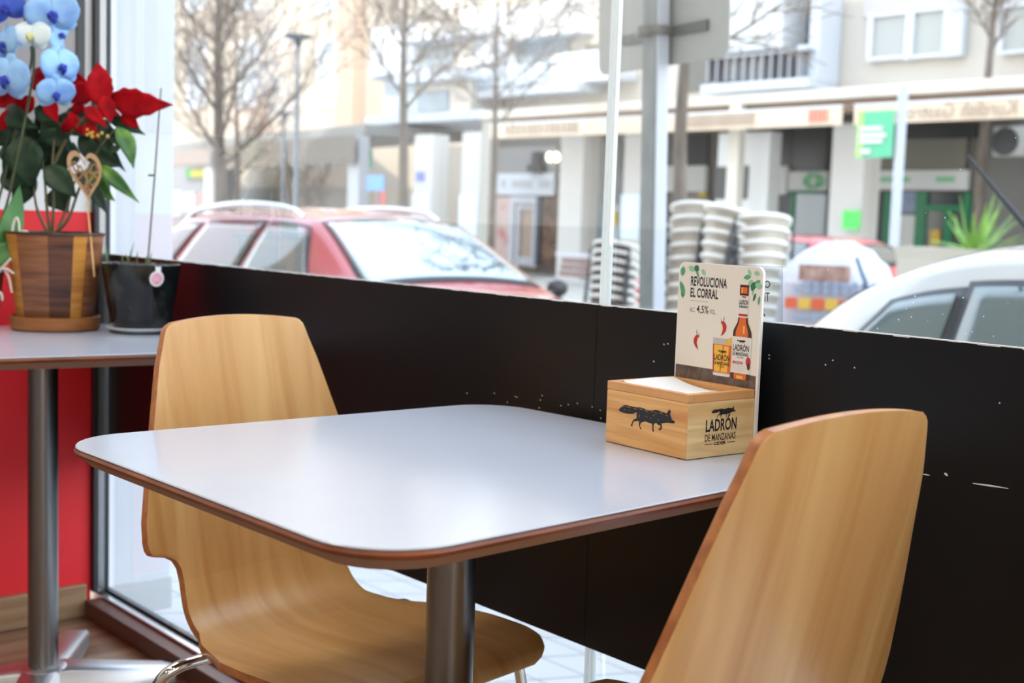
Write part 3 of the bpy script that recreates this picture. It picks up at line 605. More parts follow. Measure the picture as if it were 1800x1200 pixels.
for px in (968, 980):
    part('wall_lamp', mat('lamp_lit', (1, .95, .75), .5, emit=2.5), MB().ball(Pt(px-2, 276, AX-.2), .11, 12, sc=(1, .7, 1.3)))
fr_('bracket_lamp', M_dk, (948, 268, 958, 290), (940, 290, 962, 303), th=.3)
sb = fr_('sign_band', mat('sign_bluewhite', srgb(222, 226, 232), .5), (864, 305, 980, 343), th=.14)
fr_('faded_lettering', mat('faded_grey', srgb(196, 196, 196), .6), (888, 316, 896, 330), (906, 317, 942, 330), (954, 317, 974, 330), th=.15, par=sb)
fr_('shop_window', mat('window_pink', srgb(214, 190, 182), .2, c2=srgb(206, 110, 110), scale=(3, 1.2, 1.2), ramp=(.5, .62)), (866, 345, 902, 470), th=.05)
d = fr_('shop_door', mat('door_view', srgb(196, 170, 150), .3), (906, 345, 946, 470), th=.05); fr_('door_frame', M_winfr, (900, 345, 908, 470), (908, 345, 946, 358), (941, 345, 948, 470), (912, 362, 918, 470), (918, 452, 942, 466), (918, 362, 942, 368), th=.12, par=d)
fr_('open_doorway', M_brn2, (950, 345, 980, 470), th=.04); fr_('door_leaf', mat('door_navy', srgb(96, 104, 120), .4), (947, 345, 953, 466), th=.14)
# upper floors
UP = (AX, 0, 0)
def window(x0, y0, x1, y1, o=OA):
    f = fr_('window', M_winfr, (x0, y0, x1, y0+5), (x0, y1-6, x1, y1), (x0, y0, x0+8, y1), (x1-8, y0, x1, y1), th=.16, o=o)
    fr_('pane', M_blind, (x0+6, y0+4, x1-6, y1-5), th=.08, par=f, o=o); return f
window(1532, 24, 1606, 106); window(1604, 16, 1674, 102); fr_('shutter_white', M_bluew, (1666, 10, 1700, 100), th=.2)
window(1762, 4, 1900, 92); fr_('window_recess', mat('recess', srgb(196, 190, 186), .8), (1520, -40, 1700, 20), th=.03)
window(1532, -150, 1674, -60)
fr_('blind_panel', mat('balcony_blind', srgb(212, 214, 216), .6), (1292, -60, 1420, 97), th=.9)
fr_('recess_shade', M_dk2, (1418, -60, 1462, 146), th=.04); fr_('recess_shade', M_dk2, (1300, 97, 1420, 150), th=.04); fr_('white_post', M_bluew, (1462, -60, 1480, 148), th=.8)  # flat dark panels, the balcony recess shade put into their colour
bl = fr_('balcony', M_bluew, (1284, 150, 1472, 166), th=1.1)
fr_('railing_bar', mat('rail_grey', srgb(160, 160, 164), .4, .3), *[(x, 104, x+3, 150) for x in range(1292, 1468, 16)], (1288, 102, 1470, 106), th=1.05, par=bl)
fr_('pane', mat('balcony_panel', srgb(196, 196, 196), .5), (1326, 112, 1346, 148), (1360, 108, 1392, 148), th=.9, par=bl); fr_('laundry', mat('laundry', srgb(226, 226, 232), .8), (1428, 84, 1448, 138), th=.6)
bl = fr_('balcony', M_bluew, (868, 156, 1062, 172), th=1.0); fr_('railing', mat('rail_blue', srgb(190, 204, 220), .3), (872, 122, 1000, 156), th=1.0, par=bl)
fr_('window_band', M_skyglass, (874, 60, 1000, 122), th=.05); fr_('recess_shade', M_dk2, (1030, 78, 1056, 150), (1200, 90, 1250, 160), th=.05); fr_('blind_panel', MATS['balcony_blind'], (890, 10, 1050, 70), th=.7)
bl = fr_('balcony', M_bluew, (1004, 96, 1120, 148), th=.8)
OB = (AX-1.2, 0, 0)
fr_('window_band', M_skyglass, (735, 70, 800, 120), (735, 160, 790, 196), th=.05, o=OB); fr_('balcony', M_bluew, (732, 60, 860, 74), (732, 128, 860, 146), th=.8, o=OB)
# rounded corner balcony slab
a, b_ = Pt(850, 208, AX-1.3), Pt(640, 208, AX-1.3)
mb = MB(); ring = [Vector((AX-1.3, a.y, 0)), Vector((AX-1.3, b_.y-.8, 0))]+[Vector((AX-.3-1.0*math.cos(i*pi/12), b_.y-.8+1.6*math.sin(i*pi/12), 0)) for i in range(7)]+[Vector((AX+3, b_.y+.8, 0)), Vector((AX+3, a.y, 0))]
z0, z1 = Pt(745, 214, AX-1.3).z, Pt(745, 199, AX-1.3).z
part('corner_balcony', M_bluew, MB().poly([p+Vector((0, 0, z0)) for p in ring], (0, 0, z1-z0)))
part('corner_storey', M_skyglass, MB().box(AX-.2, AX+3, b_.y-3, b_.y+.5, z1+.02, z1+1.4))
part('corner_parapet', M_bluew, MB().poly([p+Vector((.15, 0, z1+1.3)) for p in ring], (0, 0, 1.5)))
# ---- the arcade in front: columns, cornice, awnings
t = thing('arcade', 'pale street arcade with square columns, a long cornice and cream awnings', 'arcade', (22, 18, GZ))
for x0, x1 in ((725, 757), (808, 842), (980, 1021), (1092, 1127), (1455, 1513), (1990, 2060)):
    c = fr_('column', M_pier, (x0, 388, x1, 392), o=OC, th=.0, bevel=.02)
    a, b_ = Pt(x0, 390, 22), Pt(x1, 390, 22)
    c.data.clear_geometry(); mb = MB().box(0, .6, b_.y-18, a.y-18, 0, (3.7 if x0 > 860 else 3.85)); c.data.from_pydata(mb.v, [], mb.f)
    if x0 < 860 or x0 == 1092: fr_('lower_panel', mat('panel_bluewhite', srgb(214, 226, 240), .4), (x0, 342, x1-3, 420), o=OC, th=.03, par=c)
c = fr_('blue_plate', mat('plate_blue', srgb(110, 120, 190), .4), (733, 302, 746, 318), o=OC, th=.04)
w_ = fr_('white_wall', M_wht, (1246, 200, 1336, 470), th=.0, o=OC); 
a, b_ = Pt(1246, 390, 22), Pt(1336, 390, 22)
w_.data.clear_geometry(); mb = MB().box(.2, .6, b_.y-18, a.y-18, 0, 3.6); w_.data.from_pydata(mb.v, [], mb.f)
fr_('dark_opening', M_dk, (1257, 293, 1276, 350), (1292, 291, 1315, 350), o=(22.2, 0, 0), th=.02, par=w_)
pz = [(21.5, 1273, 1292), (21.6, 843, 858)]
for X_, x0, x1 in pz:
    a, b_ = Pt(x0, 390, X_), Pt(x1, 390, X_)
    part('post', mat('post_cream', srgb(222, 216, 204), .6) if x0 > 1000 else mat('post_grey', srgb(172, 168, 158), .6), MB().box(X_, X_+.22, b_.y, a.y, GZ+.002, 3.62))
y0_, y1_ = 5.0, Pt(846, 214, 21.6).y
part('cornice', M_fascia, MB().box(21.5, AX+.0, y0_, Pt(1760, 150, 22).y, zc-.21, zc).box(21.5, 22.7, Pt(1760, 150, 22).y, Pt(1690, 150, 22).y, zc-.21, zc).box(21.5, AX+.0, Pt(1690, 150, 22).y, y1_, zc-.21, zc), bevel=.02)
part('soffit_beam', M_brown, MB().box(21.72, 22.0, y0_, y1_-.5, zc-.46, zc-.215))
def awning(x0, x1, body, col, lpos, lpos2, mirror=True):
    X_ = 20.9; a, b_ = Pt(x0, 240, X_), Pt(x1, 230, X_); ya, yb = a.y, b_.y
    zt, zb = 3.40, 3.05
    mb = MB(); n = 24
    prof_ = [(21.35, zt+.04), (21.1, zt+.03), (X_, zt), (X_-.02, zt-.03), (X_-.01, zb)]
    rings = []
    for k in range(n+1):
        y = ya+(yb-ya)*k/n; wv = .012*math.sin(k*1.9)
        rings.append([Vector((x+wv*(i > 2), y, z)) for i, (x, z) in enumerate(prof_)]+[Vector((x+.012+wv*(i > 2), y, z)) for i, (x, z) in reversed(list(enumerate(prof_)))])
    aw = part('awning', M_awn, mb.loft(rings))
    lb = part('front_bar', M_wht, MB().tube([(X_-.01, ya, zt), (X_-.01, yb, zt)], .03, 8), aw)
    for f in (.15, .5, .86): part('awning_arm', M_brown, MB().tube([(21.7, ya+(yb-ya)*f, 3.5), (X_+.05, ya+(yb-ya)*f, zt-.02)], .03, 6), aw)
    if body:
        ys = Pt(lpos, 210, X_).y; lw = ys-Pt(lpos2, 205, X_).y
        o = letters('lettering', body, col, aw, lambda u, v: Vector((X_-.045, ys-u, zb+.06+v))-t.location, width=lw, height=.27, bold=.01, mirror=mirror)
    return aw
M_awntx = mat('awning_letter', srgb(186, 166, 148), .8); M_awnrd = mat('awning_red', srgb(226, 150, 128), .8)
awning(1500, 1960, 'Kurdish Gastrobar', M_awntx, 1556, 1788)
aw = awning(1140, 1479, None, None, 0, 0)
aw2 = awning(862, 1128, None, None, 0, 0)
def faint(aw, segs, m):
    mb = MB()
    for x0, x1 in segs: 
        a, b_ = Pt(x0, 225, 20.9), Pt(x1, 225, 20.9); mb.box(20.855, 20.862, b_.y, a.y, 3.13, 3.36)
    return part('faded_lettering', m, mb, aw)
faint(aw, [(1202+i*9, 1208+i*9) for i in range(14)], M_awntx); faint(aw, [(1422+i*7, 1427+i*7) for i in range(5)], M_awnrd)
faint(aw2, [(890+i*10, 896+i*10) for i in range(13)], M_awntx)
# air conditioner on the arcade's back wall
o_ = Pt(1768, 250, AX-.1); t = thing('air_conditioner', 'white air conditioner box with a round dark fan above the plant', 'air conditioner', o_)
a, b_ = Pt(1745, 250, AX-.3), Pt(1803, 250, AX-.3); zt, zb = Pt(1772, 222, AX-.3).z, Pt(1772, 275, AX-.3).z
MB().box(-.2, .09, b_.y-o_.y, a.y-o_.y, zb-o_.z, zt-o_.z).obj('casing', mat('ac_white', srgb(206, 204, 200), .5), t, bevel=.03)
c = Vector((-.205, (a.y*.62+b_.y*.38)-o_.y, (zt+zb)/2-o_.z))
MB().poly([c+Vector((0, .28*math.cos(i*pi/16), .28*math.sin(i*pi/16))) for i in range(32)], (-.02, 0, 0)).obj('fan_grille', M_dk, t, smooth=0)

# ---------------------------------------------------------------- left block and far buildings, in the sun
def plane_building(name, label, cat, o, n, zt, px0, px1, m, depth=8):
    t_ = thing(name, label, cat, (o[0], o[1], GZ)); return t_
B_o = Vector(hit(642, 385, 0, 27)); B_d = Vector((.158, .987, 0)).normalized(); B_n = Vector((-B_d.y, B_d.x, 0))
t = thing('cream_block', 'sunlit cream block with an awning-lined terrace at its foot on the far left corner', 'building', (B_o.x, B_o.y, GZ))
M_cream2 = mat('cream_render', srgb(190, 178, 164), .8, c2=srgb(180, 167, 152), scale=(.4, .4, .4))
def fb(name, m, *rects, th=.06, par=None, back=0, o=None, **k):
    mb = MB()
    for r in rects: frect(mb, *r, o or B_o, B_n, th, 0, back)
    return part(name, m, mb, par, **k)
fb('wall', M_cream2, (150, -420, 520, 420), th=0, back=8); fb('lower_wing', M_cream2, (520, -30, 642, 420), th=-.01, back=8)
fb('corner_pier', mat('peach_render', srgb(184, 158, 138), .8), (612, -30, 642, 225), th=.5)
for x0 in (330, 420, 560):
    for y0, y1 in ((-60, 20), (70, 190)):
        f = fb('window', M_winfr, (x0, y0, x0+34, y1), th=.08); fb('pane', M_skyglass, (x0+5, y0+5, x0+29, y1-5), th=.1, par=f)
fb('base_wall', mat('base_grey', srgb(150, 146, 140), .8), (640, 330, 570, 420), (380, 330, 570, 420), th=.05)
P_o = B_o + B_n*4.0
t2 = t
t = thing('terrace_canopy', 'grey terrace canopy with scalloped awnings along the left block', 'canopy', (P_o.x, P_o.y, GZ))
M_can = mat('canopy_grey', srgb(138, 136, 132), .6); M_scal = mat('awning_brown', srgb(122, 112, 102), .8)
a, b_ = onpl(300, 262, P_o, B_n), onpl(640, 225, P_o, B_n); zb_ = (a.z+b_.z)/2
part('beam', M_can, MB().obox(Vector((a.x, a.y, zb_-.16)), Vector((b_.x-a.x, b_.y-a.y, 0)), -B_n*3.5, (0, 0, .34)), bevel=.03)
for x in (372, 628):
    p = onpl(x, 385, P_o, B_n); part('post', mat('post_white', srgb(184, 184, 188), .5), MB().box(p.x-.18, p.x+.18, p.y-.3, p.y+.3, GZ+.003, zb_-.17))
def scallop(x0, x1, z0, m, name):
    a, b_ = onpl(x0, 290, P_o+B_n*.4, B_n), onpl(x1, 290, P_o+B_n*.4, B_n); L = (b_-a); L.z = 0; n = 14; pts = [Vector((a.x, a.y, zb_-.2)), Vector((b_.x, b_.y, zb_-.2))]
    for i in range(n, 0, -1):
        for k in range(6): s = (i-k/6)/n; pts.append(Vector((a.x, a.y, z0-.14*abs(math.sin(pi*k/6))))+L*s)
    pts.append(Vector((a.x, a.y, z0))); return part(name, m, MB().poly(pts, -B_n*.03))
z0 = onpl(500, 287, P_o+B_n*.4, B_n).z
scallop(383, 622, z0, M_scal, 'awning_valance'); scallop(300, 370, onpl(340, 288, P_o, B_n).z, mat('awning_pinkish', srgb(150, 136, 128), .8), 'awning_valance')
t = thing('corner_kiosk', 'grey shop front under the canopy at the far left with a yellow and green sign', 'shop front', (P_o.x, P_o.y+12, GZ))
K_o = P_o-B_n*.6
fk = lambda *a_, th=.12, **k: fb(*a_, o=K_o, th=th, **k)
fk('shop_front', mat('kiosk_grey', srgb(140, 140, 142), .7), (300, 288, 376, 420), th=.04, back=1.0); fk('yellow_sign', mat('sign_yellow', srgb(196, 190, 30), .5), (340, 297, 370, 312)); fk('green_sign', mat('sign_green', srgb(50, 160, 80), .5), (331, 297, 340, 312))
fk('window', M_skyglass, (326, 338, 346, 372), (308, 335, 322, 380)); fk('pink_poster', mat('poster_pink', srgb(226, 130, 130), .6), (352, 342, 370, 372))
# gap: sunlit house at the end of the side street, and a tall block behind
t = thing('side_street_house', 'bright sunlit house at the end of the side street between the two blocks', 'house', (46, 60, GZ))
S_o = Vector((48, 0, 0)); 
def fs(name, m, *rects, th=.1, par=None, back=0, X_=48):
    mb = MB()
    for r in rects: frect(mb, *r, (X_, 0, 0), NA, th, 0, back)
    return part(name, m, mb, par)
fs('wall', mat('sunny_cream', srgb(206, 194, 172), .8), (610, 66, 900, 420), th=0, back=8)
fs('tile_band', mat('terracotta_band', srgb(206, 150, 116), .8), (655, 250, 735, 266), th=.3); f = fs('window', M_winfr, (664, 330, 700, 395), (770, 340, 800, 395)); fs('pane', M_skyglass, (668, 336, 696, 395), (774, 346, 796, 395), th=.14, par=f)
fs('shop_sign', mat('teal_sign', srgb(110, 186, 206), .5), (707, 355, 722, 378), (762, 355, 774, 380), th=.2)
# ---------------------------------------------------------------- bare trees
M_bark = mat('bark', srgb(134, 122, 112), .9, c2=srgb(104, 94, 86), scale=(8, 8, 2)); M_twig = mat('twig_bark', srgb(142, 128, 116), .9)
def tree(label, base, hfork, h, r, seed, limbs=14, reach=2.4, rise=.75, lean=(0, 0), group='bare street trees'):
    rnd = random.Random(seed); t_ = thing('bare_tree', label, 'tree', base, 0, group); tr, tw = MB(), MB()
    lead = spline([Vector((lean[0]*f*h+rnd.uniform(-1, 1)*r*.5*(f > 0), lean[1]*f*h+rnd.uniform(-1, 1)*r*.5*(f > 0), h*f)) for f in (0, .2, .4, .6, .8, 1)], 4); nl = len(lead)-1
    rad = lambda f: r*(1.2 if f < .04 else 1)*(1-.86*f**1.2)
    tr.tube(lead, [rad(i/nl) for i in range(nl+1)], 10)
    def limb(mb, p, d, ln, r0, wob, lift, sides, n=6):
        pts = [p]; q = p.copy()
        for i in range(n):
            d = (d+Vector((rnd.uniform(-wob, wob), rnd.uniform(-wob, wob), lift+rnd.uniform(-wob, wob)*.5))).normalized(); q = q+d*ln/n; pts.append(q.copy())
        mb.tube(pts, [max(.006, r0*(1-.75*i/n)) for i in range(n+1)], sides, cap=False); return pts
    def off(d, a):
        e = d.orthogonal().normalized(); e.rotate(Matrix.Rotation(rnd.uniform(0, 2*pi), 3, d)); return (d*math.cos(a)+e*math.sin(a)).normalized()
    for k in range(limbs):
        f = (hfork/h)+(1-hfork/h)*(k+.3)/limbs; i = min(nl-1, int(f*nl)); p = lead[i].lerp(lead[i+1], f*nl-i); az = k*2.4+rnd.uniform(-.4, .4)
        ln = reach*(1.05-.55*(k/limbs))*rnd.uniform(.8, 1.15); P = limb(tr, p, Vector((math.cos(az), math.sin(az), rise)).normalized(), ln, max(.016, rad(f)*.46), .14, .07, 6)
        for j in range(1, 7):
            for m in range(2):
                d = (P[j]-P[j-1]).normalized(); Q = limb(tw, P[j], off(d, rnd.uniform(.4, .95)), ln*rnd.uniform(.28, .5), .013, .18, .08, 5, 4)
                for q in range(1, 5):
                    for _ in range(2): limb(tw, Q[q], off((Q[q]-Q[q-1]).normalized(), rnd.uniform(.35, .9)), ln*rnd.uniform(.12, .26), .0085, .2, .06, 4, 3)
    tr.obj('trunk', M_bark, t_, smooth=60); o = tw.obj('twigs', M_twig, t_, smooth=60); o['kind'] = 'stuff'; return t_
def gpos(px, X_): p = hit(px, 385, 0, X_); return (p.x, p.y, GZ)
tree('large bare tree with a dense crown, nearest the white pillar on the left', gpos(383, 11), 2.2, 7.5, .125, 11, 22, 2.6, .9)
tree('bare tree standing between the arcade corner and the red car roof', gpos(703, 12), 3.1, 6.5, .10, 7, 14, 1.7, .9, lean=(.0, -.012))
tree('bare tree with a knobbly trunk just right of the grey sign post', gpos(1187, 11), 3.3, 6.5, .105, 23, 14, 2.2, .55)
tree('bare tree rising behind the arcade cornice over the air conditioner', gpos(1722, 23.2), 4.9, 7.5, .14, 5, 9, 1.0, 1.3)
tree('slim bare tree in front of the arcade corner columns', gpos(866, 17), 3.4, 7.0, .09, 31, 14, 2.3, .5)
tree('thin bare tree farther back between two lamp posts', gpos(412, 19), 2.4, 7.0, .12, 15, 12, 2.4, .8)
tree('small bare sapling under the scalloped awning', gpos(540, 24), 1.0, 3.0, .06, 18, 9, 1.3, 1.0)
# ---------------------------------------------------------------- lamp posts, signs
M_lpost = mat('lamp_post_grey', srgb(128, 136, 146), .5, .3); M_ldark = mat('lamp_dark', srgb(70, 84, 92), .5)
def lamppost(label, px, X_, ytop, r=.055):
    p = gpos(px, X_); zt = hit(px, ytop, 0, X_).z; t_ = thing('lamp_post', label, 'lamp post', p, 0, 'street lamp posts'); h = zt-GZ
    MB().lathe([(r*1.5, 0), (r*1.5, 1.2), (r, 1.3), (r*.8, h-.25)], n=14).obj('pole', M_lpost, t_)
    MB().lathe([(r*.8, h-.25), (r*1.2, h-.22), (.10, h-.1), (.30, h-.05), (.30, h), (.05, h+.03)], n=24).obj('lamp_head', M_ldark, t_)
lamppost('tall grey lamp post with a flat dark head over the red car', 519, 15, 63); lamppost('shorter lamp post far behind the scalloped awning', 497, 22, 198, .06)
# the near post with the back of a traffic sign
p = hit(1166, 400, 0, 3.75); t = thing('sign_post', 'grey square post at the kerb carrying the back of a traffic sign', 'sign post', (p.x, p.y, -.499))
a, b_ = hit(1131, 380, 0, 3.75), hit(1168, 380, 0, 3.75)
M_post = mat('galvanised_post', srgb(146, 149, 147), .5, .2, c2=srgb(126, 130, 128), scale=(12, 12, 6))
MB().box(-.03, .03, -.046, .046, .003, 4.0).obj('post', M_post, t, bevel=.006); t.rotation_euler = (R(0), R(-2.0), R(-12))
lbl(MB().box(-.026, .026, -.0565, -.0462, .003, 4.0).obj('lit_side_strip', mat('lit_side_strip', srgb(210, 216, 226), .4), t, bevel=.002), 'pale strip standing for the sky-lit side')  # pale strip added so the post's side looks lit by the sky
sgn = MB().poly([(.042, y, z) for y, z in rquad([(-.40, 2.15), (.47, 2.15), (.47, 3.02), (-.40, 3.02)], .05)], (.004, 0, 0)).obj('sign_plate', mat('sign_back_grey', srgb(176, 174, 166), .5, .2), t, smooth=0)
MB().box(.031, .041, -.28, .28, 2.255, 2.295).box(.031, .041, -.28, .22, 2.8, 2.84).obj('bracket_rail', mat('rail_dark', srgb(108, 108, 104), .4, .5), t, bevel=.002); MB().lathe([(.075, 2.26), (.078, 2.27), (.078, 2.285), (.075, 2.295)], n=20).obj('clamp', MATS['rail_dark'], t)
# white pole with the green banner
p = gpos(1574, 19); t = thing('banner_pole', 'white pole right of the green banner', 'pole', p)
MB().tube([(0, 0, 0), (0, 0, hit(1578, 150, 0, 19).z-GZ)], .085, 12).obj('pole', mat('pole_white', srgb(196, 202, 214), .4), t)
t = thing('street_banner', 'green banner with white lines hanging by the white pole', 'banner', p)
mb = MB(); 
for f, (x0, y0, x1, y1), mi in ((0, (1508, 195, 1571, 277), 0), (.01, (1508, 195, 1519, 277), 1)): frect(mb, x0, y0, x1, y1, (18.9, 0, 0), NA, .02+f, mi)
for v in range(len(mb.v)): mb.v[v] = tuple(Vector(mb.v[v])-Vector(p))
mb.obj('cloth', [mat('banner_green', srgb(106, 200, 156), .7), mat('banner_lime', srgb(176, 232, 130), .7)], t, smooth=0)
mb = MB()
for r in ((1512, 222, 1552, 230), (1511, 234, 1558, 242), (1511, 245, 1552, 252), (1512, 262, 1530, 270)): frect(mb, *r, (18.87, 0, 0), NA, .015)
for v in range(len(mb.v)): mb.v[v] = tuple(Vector(mb.v[v])-Vector(p))
mb.obj('white_lines', M_wht, t, smooth=0)
def flatsign(name, label, cat, px, X_, rects, m, polew=0):
    p = gpos(px, X_); t_ = thing(name, label, cat, p)
    mb = MB()
    for r in rects: frect(mb, *r, (X_, 0, 0), NA, .03)
    for v in range(len(mb.v)): mb.v[v] = tuple(Vector(mb.v[v])-Vector(p))
    mb.obj('sign_plate', m, t_, smooth=0)
    if polew:
        zt = hit(px, rects[0][3]-4, 0, X_).z-GZ; MB().tube([(.06, 0, 0), (.06, 0, zt)], polew, 10).obj('pole', M_lpost, t_)
    return t_
flatsign('green_box', 'bright green box fixed low beside the arcade column', 'box', 1498, 21.9, [(1482, 370, 1513, 403)], mat('box_green', srgb(90, 220, 100), .5))
flatsign('shop_sign', 'green hanging sign on the canopy post left of the bare tree', 'sign', 640, 24, [(625, 262, 655, 297)], mat('sign_green2', srgb(110, 206, 160), .5), .05)
flatsign('traffic_sign', 'blue traffic sign with a white symbol near the arcade corner', 'sign', 662, 20, [(646, 308, 676, 335)], mat('sign_blue', srgb(110, 160, 214), .4), .04)
flatsign('red_notice', 'red notice board under the blue traffic sign', 'sign', 671, 21, [(663, 336, 678, 362)], mat('notice_red', srgb(206, 100, 90), .5), .04)
# bench
p = gpos(1010, 16); t = thing('street_bench', 'brown slatted bench behind the red car by the arcade', 'bench', p)
a, b_ = hit(968, 450, 0, 16), hit(1064, 450, 0, 16); y0, y1 = b_.y-p[1], a.y-p[1]; M_bench = mat('bench_wood', srgb(146, 120, 116), .6)
for k, z in enumerate((.52, .64, .76)): MB().box(.22+.03*k, .26+.03*k, y0, y1, z, z+.10).obj('back_slat', M_bench, t, bevel=.01)
for k in range(3): MB().box(-.2+.14*k, -.08+.14*k, y0-.1, y1+.15, .42, .46).obj('seat_slat', mat('seat_grey', srgb(176, 172, 172), .6), t, bevel=.008)
for y in (y0+.1, y1-.1): MB().box(-.18, .2, y-.04, y+.04, 0, .419).obj('leg', mat('bench_leg', srgb(190, 190, 186), .6), t, bevel=.01)
MB().box(.30, .36, y0-.2, y1+.2, .88, .95).obj('top_rail', mat('rail_lilac', srgb(206, 206, 214), .5), t, bevel=.01)
# ---------------------------------------------------------------- stacked terrace chairs
M_cw = mat('terrace_white', srgb(238, 237, 232), .5); M_cb = mat('terrace_brown', srgb(104, 80, 76), .7, c2=srgb(80, 60, 56), scale=(1, 1, 40), tex='wave')
M_cw2 = mat('terrace_weave', srgb(206, 200, 188), .7, c2=srgb(176, 168, 154), scale=(1, 1, 60), tex='wave'); M_cleg = mat('terrace_leg', srgb(70, 72, 76), .5)
def terrace_chair(m_seat, m_frame):
    mb = MB(); n = 14
    # curved arm-and-back rim, woven back under it, seat, four legs
    arc = [R(-105)+R(210)*k/n for k in range(n+1)]
    rim = [Vector((.27*math.cos(a_)-.02, .285*math.sin(a_), .735-.075*(1-max(0, math.cos(a_)))-.02*(abs(a_) > R(90)))) for a_ in arc]
    mb.tube(rim, .021, 8, 1)
    rings = []
    for a_ in arc[3:-3]:
        c, sn = math.cos(a_), math.sin(a_); zt = .715-.075*(1-max(0, c))
        rings.append([Vector((.245*c-.02, .26*sn, .46)), Vector((.262*c-.02, .277*sn, .46)), Vector((.262*c-.02, .277*sn, zt)), Vector((.245*c-.02, .26*sn, zt))])
    mb.loft(rings, 0)
    mb.loft([[Vector((.23*math.cos(a_)-.03, .24*math.sin(a_), z)) for a_ in [2*pi*i/16 for i in range(16)]] for z in (.43, .455)], 0)
    for sx_ in (-1, 1):
        for sy_ in (-1, 1): mb.tube([(sx_*.24, sy_*.27, 0), (sx_*.20, sy_*.255, .44), (.17*sx_-.02, sy_*.272, .65)], .012, 6, 2)
    return mb.obj('terrace_chair', [m_seat, m_frame, M_cleg], smooth=40)
stacks = [(1085, 10.2, 420, 7, 1, 10, 'brown-backed stack left of the sign post'), (1183, 9.6, 388, 9, 1, -30, 'brown and white stack just right of the sign post'), (1226, 9.2, 352, 9, 0, 25, 'tallest white stack'), (1284, 9.0, 358, 10, 0, -20, 'white stack over the cider sign'), (1328, 9.1, 372, 9, 0, 60, 'white stack nearest the second red car')]
protos = {}
for si, (px, X_, yt, n, br, rz, nm) in enumerate(stacks):
    p = gpos(px, X_); ztop = hit(px, yt, 0, X_).z-GZ; step = (ztop-.76)/(n-1)
    for k in range(n):
        if br not in protos:
            protos[br] = terrace_chair(M_cb if br else M_cw2, M_cw); o = protos[br]
        else:
            o = protos[br].copy(); COL.objects.link(o)
        o.location = (p[0]+.006*k, p[1], GZ+.001+k*step); o.rotation_euler = (0, 0, R(rz+180+1.5*math.sin(3*k)))
        tag(o, ('topmost ' if k == n-1 else 'lower ')+'terrace chair of the '+nm, 'chair', 'stacked terrace chairs, '+nm)
# ---------------------------------------------------------------- big white bag of rubble
p = gpos(1478, 8.2); t = thing('rubble_bag', 'big white builder bag with an orange and yellow band beside the white car', 'bag', p)
rnd = random.Random(9); rings = []
for z, rx, ry in ((0, .47, .48), (.1, .52, .53), (.6, .54, .55), (1.0, .51, .53), (1.17, .50, .50)):
    rings.append([Vector((rx*(abs(math.cos(a))**.6)*(1 if math.cos(a) > 0 else -1)*(1+rnd.uniform(-.03, .03)), ry*(abs(math.sin(a))**.6)*(1 if math.sin(a) > 0 else -1)*(1+rnd.uniform(-.03, .03)), z)) for a in [2*pi*i/28 for i in range(28)]])
M_bag = mat('bag_white', srgb(204, 206, 216), .7, bump=.4, scale=(9, 9, 9)); MB().loft(rings).obj('sack', M_bag, t, smooth=60)
rings = []
for z, s in ((1.14, 1.0), (1.22, .99), (1.32, .82), (1.40, .58), (1.465, .30), (1.48, .08)):
    rings.append([Vector((.5*s*math.cos(a)*(1+rnd.uniform(-.07, .07)), .53*s*math.sin(a)*(1+rnd.uniform(-.10, .10)), z+rnd.uniform(-.025, .025))) for a in [2*pi*i/28 for i in range(28)]])
MB().loft(rings).obj('folded_top', mat('bag_top', srgb(206, 208, 218), .6, bump=.5, scale=(7, 7, 7)), t, smooth=60)
mb = MB()
for i in range(7): mb.box(-.562, -.552, -.42+.12*i, -.31+.12*i, .98, 1.06, i % 2)
lbl(mb.obj('band', [mat('band_orange', srgb(232, 110, 70), .6), mat('band_yellow', srgb(236, 196, 84), .6)], t, smooth=0), 'orange and yellow band')
mb = MB()
for z, k in ((1.10, 9), (1.15, 8), (.90, 9)):
    for i in range(k): mb.box(-.560, -.551, -.40+.085*i, -.345+.085*i, z, z+.04)
mb.obj('faint_print', mat('bag_print', srgb(160, 178, 206), .7), t, smooth=0)
MB().box(-.556, -.540, -.16, .30, 1.19, 1.31).obj('printed_patch', mat('patch_brown', srgb(206, 176, 166), .7, c2=srgb(150, 110, 100), scale=(9, 9, 9)), t, smooth=0)
MB().tube(spline([(-.48, -.20, 1.37), (-.555, -.26, 1.26), (-.585, -.31, 1.17), (-.59, -.31, 1.08)], 4), .018, 8).obj('strap', mat('strap_dark', srgb(100, 120, 146), .7), t)
t = bpy.data.objects['rubble_bag']; t.scale = (.80, .80, .98); t.rotation_euler = (0, 0, R(30))
